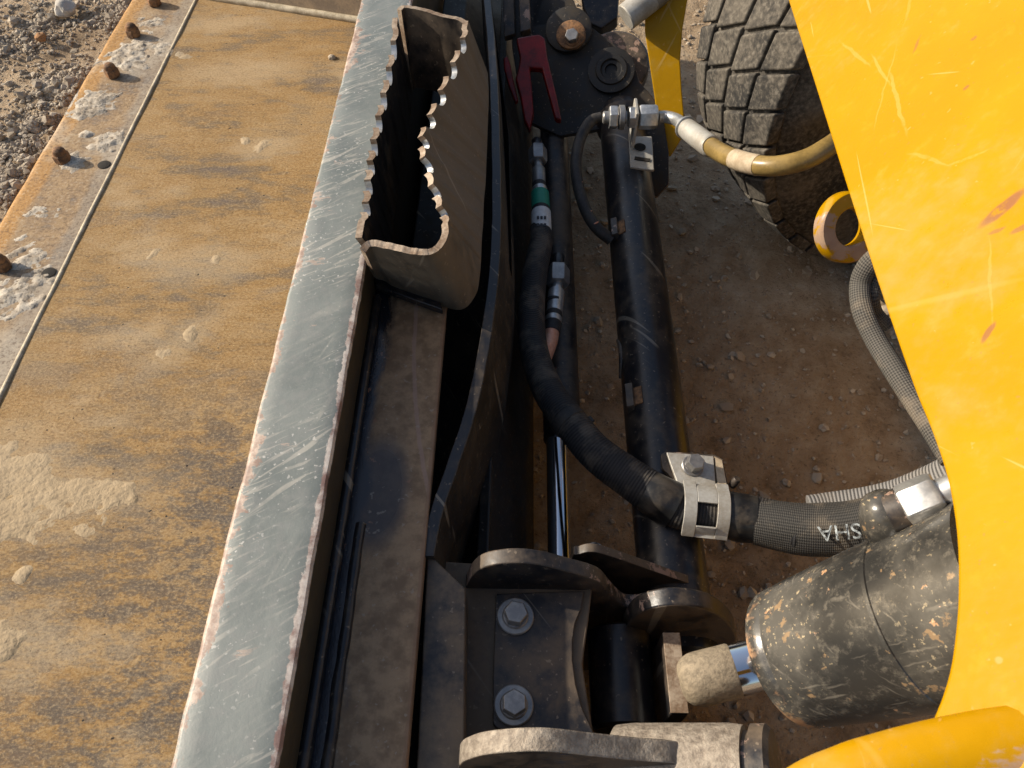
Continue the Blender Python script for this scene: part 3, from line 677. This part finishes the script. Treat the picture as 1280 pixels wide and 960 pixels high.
# ================================================================== bulkhead fitting with the long grey hose
hz = root('hydraulic_hose', pb, 'grey hydraulic hose with zinc elbow fitting curving past the tyre', 'hose')
ux = Vector((1, .0, .02)).normalized(); q = P(750, 147, zf)
def at(px): return q+ux*((P(px, 146, zf)-q).length)
add('threaded_end', lathe([(.0085, 0), (.0105, .002), (.0105, .03), (.0105, .04)], at(747), ux, 24), 'zinc_dull', hz)
add('lock_nut', hexnut(at(761), ux, .034, (at(772)-at(761)).length, rot=.2), 'zinc', hz, bevel=.001)
add('collar', lathe([(.018, 0), (.020, .001), (.020, .009), (.018, .010)], at(773), ux, 28), 'zinc_dull', hz)
add('lock_nut', hexnut(at(785), ux, .033, (at(796)-at(785)).length, rot=.5), 'zinc', hz, bevel=.001)
add('swivel_nut', hexnut(at(798), ux, .036, (at(821)-at(798)).length, rot=.15), 'zinc', hz, bevel=.0015)
e0 = at(821)
de = CAM.z-zf
el = [(e0, .010), (P(832, 146, zf), .010), (P(846, 150, zf+.008), .010), (P(858, 160, zf+.02), .0105), (P(864, 165, zf+.026), .0105)]
sweep('elbow_pipe', el, 'zinc', hz, 40, 20)
sweep('crimp_sleeve', [(P(858, 160, zf+.02), .0155), (P(864, 165, zf+.026), .0165), (P(885, 181, zf+.046), .0165), (P(889, 183, zf+.05), .0155)], 'zinc_dusty', hz, 30, 24)
add('crimp_ring', lathe([(.0165, 0), (.0185, .001), (.0185, .005), (.0165, .006)], P(857, 159, zf+.019), P(866, 166, zf+.028)-P(857, 159, zf+.019), 28), 'zinc', hz)
hp = [(P(x, y, zf+d), .0138) for x, y, d in [(885, 181, .046), (905, 193, .064), (925, 201, .08), (950, 207, .096), (975, 207, .108), (1005, 200, .118), (1030, 187, .125), (1060, 165, .13), (1110, 120, .14)]]
sweep('hose_body', hp, 'rubber_hose', hz, 90, 24)
sweep('paper_tag', [(P(918, 198.8, zf+.0745), .0145), (P(932, 203.3, zf+.0850), .0146), (P(948, 206.8, zf+.0948), .0145)], 'label_tan', hz, 16, 24)

# thin wire-braided hose
th = root('thin_hose', P(722, 215, zf), 'thin black wire-flecked hose looping beside the thick tube', 'hose')
sweep('hose_body', [(P(752, 146, .26), .0085), (P(738, 152, .255), .0095), (P(726, 172, .245), .0095), (P(720, 200, .235), .0095), (P(722, 228, .225), .0095), (P(731, 260, .215), .0095), (P(745, 284, .205), .0095), (P(764, 300, .19), .0095)], 'rubber_black', th, 70, 16)
for px, py in [(721, 178), (719, 205), (724, 232), (736, 268), (744, 282)]:
    c = P(px+1, py, .243-.0003*(py-170)); 
    add('braid_fleck', lathe([(.0003, -.0045), (.0011, -.002), (.0011, .002), (.0003, .0045)], c+Vector((0, 0, .006)), (.9, .5, .1), 8), 'copper_sleeve', th)

# ================================================================== woven hose sleeve
def PDz(px, py, z): return P(px, py, z)
A = root('sleeved_hose', P(700, 510, .2), 'thick black woven sleeve hose sweeping from the slim cylinder to the clamp', 'hose')
hA = [(676, 286, .195, .0175), (676, 305, .198, .0185), (668, 345, .20, .0195), (664, 395, .205, .0200), (668, 440, .21, .0205), (684, 486, .22, .0212), (712, 527, .228, .0220), (745, 566, .228, .0232), (785, 596, .225, .0245), (820, 619, .222, .0262), (850, 634, .218, .0272), (880, 640, .217, .0275), (910, 643, .217, .0275), (950, 650, .222, .0270), (1000, 662, .235, .027)]
sweep('sleeve', [(P(x, y, z), r) for x, y, z, r in hA], 'woven_sleeve', A, 160, 32, wob=.03)
c0 = P(708, 524, .228); c1 = P(718, 535, .228); dd = (c1-c0).normalized()
add('band', lathe([(.0222, -.004), (.0232, -.003), (.0234, .010), (.0224, .011)], c0, dd, 40), 'rubber_black', A)
add('band_tab', box(P(736, 526, .235), dd*.005, dd.cross(Vector((0,0,1)))*.006, (0, 0, .002)), 'rubber_black', A, bevel=.001)
sweep('tape_wrap', [(P(810, 613, .222), .0262), (P(825, 622, .222), .0275), (P(844, 632, .219), .0282)], 'black_tape', A, 16, 32, wob=.06)
sweep('tape_wrap', [(P(903, 642, .217), .0280), (P(925, 646, .219), .0288), (P(945, 649, .222), .0275)], 'black_tape', A, 16, 32, wob=.08)
sweep('mesh_cover', [(P(944, 652, .221), .0272), (P(970, 656, .226), .0288), (P(1010, 662, .235), .0305), (P(1050, 662, .245), .0310), (P(1090, 655, .26), .0310), (P(1140, 640, .28), .031), (P(1200, 610, .31), .031)], 'mesh_sleeve', A, 90, 32, wob=.05)
# stencilled letters along the mesh, upside down as they run
fA = Vector(P(1090, 655, .26)-P(1010, 662, .235)).normalized()
cu = bpy.data.curves.new('stencil', 'FONT'); cu.body = 'ISHA'; cu.size = .024; cu.align_x = 'CENTER'; cu.align_y = 'CENTER'; cu.extrude = .0004
to = bpy.data.objects.new('stencil_text', cu); COL.objects.link(to); bpy.context.view_layer.update()
me = bpy.data.meshes.new_from_object(to); bpy.data.objects.remove(to)
cc = P(1053, 664, .277)
zz = (CAM-cc).normalized(); xx = -(fA-zz*fA.dot(zz)).normalized(); yy = zz.cross(xx)
mw = Matrix((xx, yy, zz)).transposed().to_4x4(); mw.translation = cc
me.materials.clear(); me.materials.append(MT['stencil_white']); to = bpy.data.objects.new('stencil_text', me); COL.objects.link(to)
for v in me.vertices: v.co.z -= (v.co.y**2)*16
to.matrix_world = mw; par(to, A)
# upper end of the sleeve hose: fitting, green tape, printed label
def stack(parent, pts, z):
    """pts: (px0, py0, px1, py1, r, name, mat, hex)"""
    for (x0, y0, x1, y1, r, nm, mt, hx) in pts:
        a, b = P(x0, y0, z), P(x1, y1, z); d = b-a
        if hx: add(nm, hexnut(a, d, r*2, d.length), mt, parent, bevel=.001)
        else: add(nm, lathe([(r*.94, 0), (r, .001), (r, d.length-.001), (r*.94, d.length)], a, d, 28), mt, parent)
stack(A, [(671, 176, 672, 187, .0095, 'plug', 'black_paint_clean', False), (672, 186, 672.5, 203, .0145, 'fitting_nut', 'zinc_dull', True), (672.5, 202, 673, 214, .0075, 'fitting_neck', 'zinc_dull', False),
          (673, 212, 674, 231, .0115, 'fitting_sleeve', 'zinc_dull', False), (674, 230, 674.5, 237, .0118, 'rubber_ring', 'rubber_black', False), (674.5, 236, 675, 243, .0128, 'silver_ring', 'zinc', False),
          (675, 242, 676, 262, .0152, 'green_band', 'green_tape', False), (676, 261, 676.3, 267, .0150, 'rubber_ring', 'rubber_black', False), (676.3, 266, 677, 290, .0162, 'printed_label', 'white_label', False)], .198)
for row, (py, ws) in enumerate(((272, (5, 4, 5)), (281, (4, 5, 4)))):
    for i, wd in enumerate(ws):
        add('label_mark', box(P(672.5+i*4.4, py, .2148), (.0019, 0, 0), (0, .0035, 0), (0, 0, .0003)), 'ink', A)

B = root('capped_hose', P(692, 390, .18), 'short hose with zinc fitting and orange sleeve tucked under the woven hose', 'hose')
stack(B, [(698, 321, 697.5, 337, .0105, 'plug', 'black_paint_clean', False), (697.5, 336, 697, 356, .0165, 'fitting_nut', 'zinc_dull', True), (697, 355, 695.5, 366, .008, 'fitting_neck', 'zinc', False),
          (695.5, 364, 693, 391, .0125, 'fitting_sleeve', 'zinc', False), (693.2, 376, 692.8, 380, .0132, 'rubber_ring', 'rubber_black', False), (693, 390, 692, 398, .0118, 'rubber_ring', 'rubber_black', False), (692, 397, 691.3, 404, .0126, 'silver_ring', 'zinc', False),
          (691.3, 403, 689.5, 416, .0128, 'rubber_ring', 'rubber_black', False)], .178)
sweep('orange_sleeve', [(P(689.5, 415, .178), .0115), (P(687, 428, .18), .0115), (P(682, 442, .182), .0115), (P(676, 456, .184), .0115)], 'copper_sleeve', B, 20, 18)

# ================================================================== clamp on the tube
cl = root('hose_clamp', P(875, 620, .2), 'dusty zinc saddle clamp bolted over the woven hose', 'clamp')
zc_ = .233
def zp(pts, z): return [P(x, y, z) for x, y in pts]
add('base_plate', prism(zp([(826, 568), (832, 564), (893, 568), (904, 574), (910, 606), (846, 604), (828, 585)], zc_-.004), (0, 0, -.006)), 'black_paint_chipped', cl, bevel=.001)
add('side_plate', prism(zp([(893, 570), (903, 575), (909, 606), (897, 606)], zc_+.0005), (0, 0, -.012)), 'label_tan', cl, bevel=.001)
add('top_plate', prism(zp([(833, 565), (892, 570), (895, 608), (847, 604)], zc_+.002), (0, 0, -.005)), 'zinc_dusty', cl, bevel=.001)
# saddle: a strap arched over the hose, with a slot
ha, hb = P(850, 637, .217), P(906, 643, .217); hd = (hb-ha).normalized(); hn = Vector((0, 0, 1)); hs = hd.cross(hn).normalized()
if hs.y > 0: hs = -hs       # towards the viewer
def saddle(u0, u1, a0, a1, r0, r1, flare=0.):
    V = []; Fc = []; N = 22; base = ha
    for i in range(N):
        a = a0+(a1-a0)*i/(N-1)
        rr = r0+flare*max(0, (abs(i/(N-1)-.5)-.38))
        for u, r in ((u0, rr), (u1, rr), (u1, rr+r1), (u0, rr+r1)):
            V.append(base+hd*u+(hn*math.cos(a)+hs*math.sin(a))*r)
    for i in range(N-1):
        for j in range(4): Fc.append((i*4+j, i*4+(j+1) % 4, i*4+4+(j+1) % 4, i*4+4+j))
    Fc += [(0, 1, 2, 3), tuple(range(N*4-4, N*4))]
    return V, Fc
HL = (hb-ha).length
sad = add('saddle', merge(saddle(0, HL*.28, -.9, 1.45, .0295, .0035, .03), saddle(HL*.72, HL, -.9, 1.45, .0295, .0035, .03), saddle(HL*.281, HL*.719, -.9, .12, .0295, .0035), saddle(HL*.281, HL*.719, .98, 1.45, .0295, .0035, .03)), 'zinc_dusty', cl, bevel=.0008)
flange_bolt(cl, P(865, 583, zc_+.003), (.1, -.15, 1), .019, .014, .027, 'zinc_dull', 'zinc_dull', .2)
add('stud_end', lathe([(.005, 0), (.005, .012), (.004, .014)], P(915, 607, .225), (.3, .2, 1), 14), 'black_paint', cl)

# second, flat ribbed sleeve running to the arm
rs = root('ribbed_sleeve', P(1100, 610, .2), 'flat grey ribbed fabric sleeve rising behind the zinc hex nut', 'sleeve')
sweep('fabric', [(P(1012, 640, .235), .021), (P(1040, 638, .24), .023), (P(1080, 633, .255), .0235), (P(1120, 624, .275), .0235), (P(1155, 610, .30), .023), (P(1190, 592, .33), .022), (P(1240, 560, .37), .022)], 'ribbed_webbing', rs, 70, 24, flat=.55)
# mesh loop further up
ml = root('mesh_hose_loop', P(1090, 400, .3), 'dark mesh-covered hose loop hanging beside the yellow arm edge', 'hose')
sweep('outer_sleeve', [(P(1122, 290, .46), .0118), (P(1103, 314, .44), .0118), (P(1084, 333, .42), .0118), (P(1075, 356, .40), .0118), (P(1078, 388, .39), .0118), (P(1094, 424, .38), .0118), (P(1116, 460, .38), .0118), (P(1140, 497, .38), .0118), (P(1165, 535, .38), .0118), (P(1190, 575, .38), .0118)], 'loop_mesh', ml, 90, 20, flat=.75)
sweep('inner_sleeve', [(P(1112, 316, .42), .0092), (P(1100, 342, .41), .0092), (P(1091, 356, .40), .0092), (P(1089, 374, .39), .0092), (P(1094, 392, .37), .0092), (P(1110, 410, .36), .0092)], 'loop_mesh', ml, 50, 18, flat=.8)

# ================================================================== yellow loader arm
E = PD(1060, 240, .69); NA = Vector((-.80, .15, .58)).normalized()
def PA(px, py): return PPL(px, py, E, NA)
mA = mat_at(E, NA, Vector((0, 1, 0)))
iA = mA.inverted()
def la(px, py): v = iA @ PA(px, py); return (v.x, v.y)
def mark(x0, y0, x1, y1, wpx, col, amt):
    a, b = Vector(la(x0, y0)), Vector(la(x1, y1)); c = (a+b)/2; d = b-a
    return (c.x, c.y, math.atan2(d.y, d.x), d.length/2, wpx*(.55 if col is PL else .8)*.69/950/2, col, amt*(.6 if col is PL else 1))
BR = (.25, .10, .045); PL = (.52, .33, .08)
mk_yellow('yellow_arm_paint', [mark(1226, 282, 1282, 236, 17, BR, .9), mark(1236, 292, 1256, 284, 7, BR, .6), mark(1229, 428, 1243, 402, 8, BR, .8), mark(1262, 292, 1290, 280, 8, BR, .7), mark(1205, 112, 1212, 106, 6, BR, .6), mark(1212, 50, 1220, 46, 8, BR, .6), mark(1140, 66, 1151, 44, 5, BR, .5), mark(1090, 70, 1112, 105, 7, PL, .8), mark(1112, 90, 1132, 165, 9, PL, .8), mark(1052, 54, 1086, 82, 8, PL, .7), mark(1138, 192, 1185, 206, 8, PL, .6), mark(1185, 206, 1235, 186, 8, PL, .6), mark(1130, 30, 1150, -40, 10, PL, .5), mark(1092, 160, 1120, 60, 5, PL, .5), mark(1236, 300, 1240, 400, 5, PL, .6), mark(1248, 830, 1252, 822, 7, (.6,.3,.1), .6)])
mk_yellow('yellow_paint_worn', worn=-.25); mk_yellow('yellow_paint_chipped', worn=.6); mk_yellow('yellow_paint')
out = [(968, -60), (985, 0), (1022, 118), (1060, 240), (1098, 358), (1140, 480), (1162, 535), (1180, 588), (1190, 635), (1195, 680), (1196, 730), (1194, 775), (1187, 830), (1176, 870), (1160, 910), (1130, 990), (1420, 990), (1560, 300), (1500, -160), (1100, -160)]
arm = root('loader_boom', E, 'large scratched bright yellow loader boom plate filling the right side', 'boom')
V, Fc = prism([PA(x, y) for x, y in cr(out[:16], 120)[:, :2]]+[PA(x, y) for x, y in out[16:]], -NA*.016)
finish('side_plate', V, Fc, 'yellow_arm_paint', arm, bevel=.0025, mtx=mA, smooth=40)
# return flange behind, out along the right side, gives the arm its box depth
V, Fc = prism([PA(x, y)-NA*.017 for x, y in [(1260, 980), (1330, 980), (1480, -100), (1400, -100)]], -NA*.12)
finish('web', V, Fc, 'yellow_paint', arm, bevel=.003, mtx=mA)
V, Fc = prism([Vector((.665, -.4, .05)), Vector((.665, .96, .05)), Vector((.72, .96, .50)), Vector((.72, -.4, .50))], (.02, 0, .002))
finish('bounce_panel', V, Fc, 'yellow_paint', arm, bevel=.003)  # unseen panel added to bounce warm light onto the tube and ground
# near yellow member at the lower right corner
nb = root('yellow_crossmember', PD(1200, 950, .38), 'rounded yellow crossmember with worn paint at the lower right corner', 'crossmember')
pts = [PD(940, 1020, .40), PD(1010, 968, .40), PD(1060, 945, .395), PD(1110, 930, .39), PD(1170, 915, .385), PD(1230, 903, .38), PD(1300, 893, .375), PD(1400, 880, .37)]
C = cr(pts, 60); V = []; Fc = []
dwn = Vector((.10, -.55, -.83)).normalized()
for i, c in enumerate(C):
    c = Vector(c); t = Vector(C[min(i+1, 59)])-Vector(C[max(i-1, 0)]); t.normalize(); o_ = t.cross(dwn).normalized()
    if o_.dot(CAM-c) < 0: o_ = -o_
    o_ = (o_-dwn*o_.dot(dwn)).normalized()
    prf = [(-.012, .02), (-.012, .004), (-.009, .001), (-.004, 0), (.004, .001), (.011, .006), (.016, .014), (.018, .03), (.018, .09), (-.012, .09)]
    for a, b in prf: V.append(c+o_*a+dwn*b)
m = 10; Fc = [(i*m+j, i*m+(j+1) % m, i*m+m+(j+1) % m, i*m+m+j) for i in range(59) for j in range(m)]+[tuple(range(m)), tuple(range(59*m, 60*m))]
finish('plate', V, Fc, 'yellow_paint_worn', nb, smooth=40)

# lifting eye
eye = root('lifting_eye', P(1052, 282, .2), 'chipped yellow ring eye half hidden by the arm edge', 'lifting eye')
ec = PD(1059, 284, .98); ed = Vector((.28, -.72, .63)).normalized()
bm_ = lathe([(.026, 0), (.024, .002), (.024, .018), (.026, .020), (.043, .020), (.0455, .017), (.0455, .003), (.043, 0), (.026, 0)], ec-ed*.01, ed, 48, cap=False)
add('ring', bm_, 'yellow_paint_chipped', eye, smooth=40)
add('shank', box(ec+Vector((.075, .01, .01)), (.035, 0, .006), (0, .012, .008), (0, -.006, .012)), 'yellow_paint', eye, bevel=.003)

# ================================================================== lift cylinder
cyl = root('lift_cylinder', PD(975, 826, .72), 'big rust-pitted black lift cylinder reaching under the yellow arm', 'cylinder')
a = PD(990, 820, .705); b = PD(1193, 760, .600); ax = (b-a).normalized(); L = (b-a).length; R0 = .0640; R1 = .0725
mC = mat_at(a, ax)
def R_(h): return R0+(R1-R0)*h/L
V, Fc = lathe([(.030, -.002), (R0*.90, -.002), (R0*.965, 0), (R0*.985, .004), (R0*.985, .014), (R0*.97, .0155), (R0*.97, .0175), (R0, .019), (R_(L*.6), L*.6), (R_(L*.80), L*.80), (R_(L*.8)+.0015, L*.805), (R_(L*.8)+.0015, L*.825), (R_(L*.83), L*.83), (R_(L*1.3), L*1.3), (.04, L*1.31)], a, ax, 96)
finish('barrel', V, Fc, 'pitted_black_cylinder', cyl, mtx=mC, smooth=40)
rd = PD(868, 850, .715)
ra = (a-rd).normalized()
Lr = (a-rd).length
add('rod', lathe([(.0235, Lr*.30), (.0235, Lr+.005)], rd, ra, 48), 'chrome', cyl)
add('rod_dust_coat', lathe([(.010, -.014), (.0165, -.012), (.0215, -.007), (.0240, .0), (.0246, .006), (.0246, Lr*.40), (.0236, Lr*.42)], rd, ra, 48), 'rod_dust', cyl)
add('rod_wiper', lathe([(.0240, Lr-.010), (.034, Lr-.008), (.040, Lr-.001), (.040, Lr+.004)], rd, ra, 40), 'rusty_steel', cyl)
# port elbow and fitting on top of the barrel
pc = PD(1106, 640, .622)
prt = add('port_elbow', lathe([(.014, -.03), (.019, -.02), (.020, -.005), (.0195, .002), (.017, .010), (.011, .0155), (.003, .0175)], pc, Vector((-.25, .45, .8)), 32), 'pitted_black_cylinder', cyl, smooth=60)
f0, f1 = PD(1112, 643, .617), PD(1130, 637, .612); fd = (f1-f0).normalized()
add('port_neck', lathe([(.017, 0), (.017, .012), (.0165, .02)], f0, fd, 32), 'black_paint_chipped', cyl)
h0, h1 = PD(1130, 637, .612), PD(1177, 618, .60)
nutp = add('port_nut', hexnut(h0, h1-h0, .036, (h1-h0).length, rot=.1), 'zinc', cyl, bevel=.0015)
add('port_pipe', lathe([(.0125, -.005), (.0125, .05)], h1, h1-h0, 28), 'zinc', nutp)

# ================================================================== wheel
WX, WY, WR = .69, 1.17, .40; WPH = math.radians(18)
wh = root('front_wheel', (WX, WY, 0), 'dusty chunky-treaded tyre on a brown rim, top edge behind the arm', 'wheel')
yx = Vector((-math.sin(WPH), math.cos(WPH), 0)); ex = Vector((math.cos(WPH), math.sin(WPH), 0)); wc = Vector((WX, WY, WR))-yx*.13
prof = [(.225, .03), (.245, .008), (.29, 0), (.33, .002), (.365, .014), (.388, .035), (.393, .06), (.395, .15), (.393, .24), (.388, .265), (.365, .286), (.33, .298), (.29, .30), (.245, .292), (.225, .27), (.225, .03)]
prof = [(a, b*.867) for a, b in prof]
tV, tF = lathe(prof, wc, yx, 120, cap=False)
blocks = []
NB = 40
for i in range(NB):
    for row, (y0, y1, ph, sk) in enumerate(((.012, .071, .0, .16), (.077, .147, .5, .20), (.153, .223, .0, .20), (.229, .288, .5, .16))):
        a0 = 2*PI*(i+ph)/NB; da = 2*PI/NB*.91; pts = []
        for (yy, s) in ((y0, -1), (y1, 1)):
            for t in (0, 1):
                aa = a0+da*t+sk*(1 if s > 0 else 0)*.5
                for r in (.372 if yy in (.012, .288) else .385, .4025 if .02 < yy < .28 else .392):
                    pts.append(wc+yx*yy*.867+(ex*math.cos(aa)+Vector((0, 0, math.sin(aa))))*r)
        blocks.append((pts, [(0, 1, 3, 2), (4, 6, 7, 5), (0, 4, 5, 1), (2, 3, 7, 6), (1, 5, 7, 3), (0, 2, 6, 4)]))
V, Fc = merge((tV, tF), *blocks)
tyre = finish('tyre', V, Fc, 'tyre_rubber', wh, smooth=40, bevel=.004, seg=2)
rim = add('rim', lathe([(.235, .02), (.240, .005), (.232, -.002), (.225, .004), (.215, .02), (.205, .05), (.200, .12), (.16, .15), (.11, .155), (.10, .14), (.02, .14)], wc, yx, 72), 'rim_paint', wh)
sun_spot_at = PD(999, 79, 1.16)
add('rim_sun_spot', lathe([(.0125, 0), (.0125, .006), (.010, .008)], sun_spot_at, (-.3, -.8, .5), 24), 'zinc_dusty', rim)  # pale disc stands in for a spot of sunlight on the rim

# ================================================================== far loader arm and far hinge
fa = root('loader_boom', P(835, 120, .2), 'narrow dark yellow far boom plate between the black hinge and the tyre', 'boom')
fo_ = P(835, 100, .24); fn = Vector((-.22, -.78, .58)).normalized()
V, Fc = prism([PPL(x, y, fo_, fn) for x, y in [(806, -60), (866, -60), (859, 0), (853, 35), (850, 75), (852, 110), (855, 145), (854, 170), (838, 196), (826, 190), (818, 120), (806, 40)]], -fn*.016)
finish('side_plate', V, Fc, 'yellow_paint', fa, bevel=.002)
fh = root('far_hinge', P(750, 70, .2), 'black far hinge plate with two pins behind the clamp tube', 'hinge')
ho = P(750, 70, .245); hn_ = Vector((-.12, -.55, .83)).normalized()
def PH(x, y, k=0): return PPL(x, y, ho+hn_*k, hn_)
hpoly = [(640, -60), (705, -60), (717, 0), (727, 25), (752, 43), (772, 58), (790, 74), (797, 92), (799, 102), (812, 116), (828, 138), (836, 190), (836, 230), (822, 245), (790, 250), (760, 160), (700, 170), (655, 150), (640, 60)]
V, Fc = prism([PH(x, y) for x, y in hpoly], -hn_*.014)
finish('plate', V, Fc, 'black_matte', fh, mats=['black_matte', 'black_paint_chipped'], fm=[0, 0]+[1]*len(hpoly), bevel=.002)
add('pin_collar', lathe([(.040, 0), (.043, .002), (.043, .012), (.038, .014)], PH(711, 40, .0005), hn_, 40), 'black_matte', fh)
add('pin_washer', lathe([(.025, 0), (.027, .002), (.027, .010), (.024, .012)], PH(714, 46, .014), hn_, 36), 'rusty_steel', fh)
flange_bolt(fh, PH(715, 48, .026), hn_, .022, .012, .030, 'zinc_dull', 'rusty_steel', .4)
add('pivot_boss', lathe([(.040, 0), (.043, .002), (.043, .010), (.030, .011), (.028, .014), (.020, .014), (.018, .010), (.012, .010), (.011, .005), (.003, .005)], PH(764, 90, .0005), hn_, 48), 'black_matte', fh)
add('pivot_drum', lathe([(.060, -.055), (.064, -.05), (.064, -.02), (.060, -.016)], PH(769, 74, 0), hn_, 56), 'black_paint_chipped', fh)
sl = root('rod_end', P(800, 10, .3), 'pale dusty cylinder rod end at the top edge above the far hinge', 'rod')
r0, r1 = P(782, 22, .33), P(838, -22, .37)
add('rod', lathe([(.0215, 0), (.0235, .002), (.0235, .055), (.0225, .056), (.0225, .2)], r0, r1-r0, 40), 'zinc_dusty', sl)
add('rod_band', lathe([(.0240, .055), (.0242, .056), (.0242, .072), (.024, .073)], r0, r1-r0, 40), 'zinc_dull', sl)
bx_ = root('link_block', P(745, 15, .2), 'blue-black steel block behind the far hinge plate', 'block')
add('block', prism([PH(x, y, -.06) for x, y in [(722, -50), (776, -50), (772, 22), (752, 36), (738, 30), (728, 8)]], -hn_*.04), 'black_paint_clean', bx_, bevel=.004)

for x0, x1, y0, y1, dk in ((628, 641, -30, 42, .01), (648, 660, -30, 36, .03), (664, 690, -30, 30, .0)):
    add('bracket_bar', prism([PH(x, y, dk) for x, y in [(x0, y0), (x1, y0), (x1+3, y1), (x0+2, y1+4)]], -hn_*.02), 'black_paint_chipped' if dk else 'black_matte', fh, bevel=.002)
# red latch
rl = root('red_latch', P(660, 100, .2), 'red forked latch in the dark corner beside the black hinge', 'latch')
lo = P(662, 90, .27); ln = Vector((-.05, -.45, .89)).normalized()
def PR(x, y, k=0): return PPL(x, y, lo+ln*k, ln)
add('body', prism([PR(x, y) for x, y in [(645, 47), (660, 44), (674, 42), (681, 47), (684, 70), (690, 95), (697, 125), (702, 150), (694, 148), (686, 118), (677, 85), (662, 84), (665, 110), (667, 140), (662, 163), (655, 150), (650, 120), (644, 98), (648, 84), (650, 72)]], -ln*.018), 'red_paint', rl, bevel=.004)
add('side_fork', prism([PR(x, y, -.006) for x, y in [(629, 72), (634, 69), (638, 80), (642, 100), (648, 125), (644, 128), (636, 108), (630, 86)]], -ln*.012), 'red_paint', rl, bevel=.003)

# ================================================================== dried mud on the bucket floor
SP = [(120, 128, .05, 1.), (105, 140, .03, 1.), (160, 75, .06, .9), (175, 60, .05, .8), (200, 62, .05, .7), (190, 30, .05, .6), (122, 135, .03, 1), (136, 177, .034, 1.1), (148, 172, .02, .8), (110, 168, .02, .7), (92, 203, .035, .8), (48, 265, .022, .8), (70, 270, .02, .5), (30, 325, .05, .7), (45, 345, .04, .7), (15, 370, .05, .8), (35, 375, .03, .6), (20, 300, .03, .4), (228, 68, .025, .7),
      (10, 575, .05, .8), (0, 600, .08, 1.0), (25, 635, .05, 1.0), (0, 650, .06, 1.1), (60, 625, .07, .95), (105, 625, .06, .9), (140, 622, .035, .9), (165, 625, .015, .8), (0, 800, .03, 1.), (10, 815, .02, .9), (325, 185, .035, .7), (310, 175, .02, .6), (345, 190, .02, .5), (270, 325, .03, .5), (190, 315, .025, .5), (210, 440, .03, .6), (240, 420, .035, .55), (260, 405, .03, .5), (160, 430, .03, .6), (140, 425, .025, .5), (25, 720, .02, .7)]
SPW = [(P(x, y, FZ), r, a) for x, y, r, a in SP]
gx = np.arange(EX+.004, -.33, .0045); gy = np.arange(.08, 1.84, .0045)
H = np.full((len(gy), len(gx)), -1.)
GX, GY = np.meshgrid(gx, gy); Mk = np.zeros_like(H)
for c, r, a in SPW: Mk = np.maximum(Mk, a*np.exp(-((GX-c.x)**2+(GY-c.y)**2)/(r*r*1.1)))
V = []; idx = {}; Fc = []
for j, i in zip(*np.where(Mk > .15)):
    x, y = gx[i], gy[j]; h = Mk[j, i]*.9+.75*fbm(x, y, 48, 4)-.52
    fl = x > SX+.004
    if fl: h = Mk[j, i]*.85+.7*fbm(x, y, 26, 5)-.60
    hz_ = (h*.0035+.0012*fbm(x, y, 170, 2)*min(1, h*4) if fl else h*.0085+.0045*fbm(x, y, 170, 2)) if h > 0 else max(-.4, h)*.012
    if y > endY(x)-.01: continue
    idx[(j, i)] = len(V); V.append((x, y, (FZ+.0022 if x < SX+.004 else FZ+.0012)+min(.011, hz_)))
for (j, i), a in idx.items():
    if (j+1, i) in idx and (j, i+1) in idx and (j+1, i+1) in idx: Fc.append((a, idx[(j, i+1)], idx[(j+1, i+1)], idx[(j+1, i)]))
o = kind(finish('dried_mud', V, Fc, 'dry_mud', smooth=50), 'stuff'); o['label'] = 'pale dried mud crusts stuck on the rusty bucket floor and edge'; o['category'] = 'mud'
p = P(415, 72, FZ+.005)
rock('stone', P(415, 73, FZ), .008, 'clod', 'single small dark pebble lying on the rusty floor near the beam')
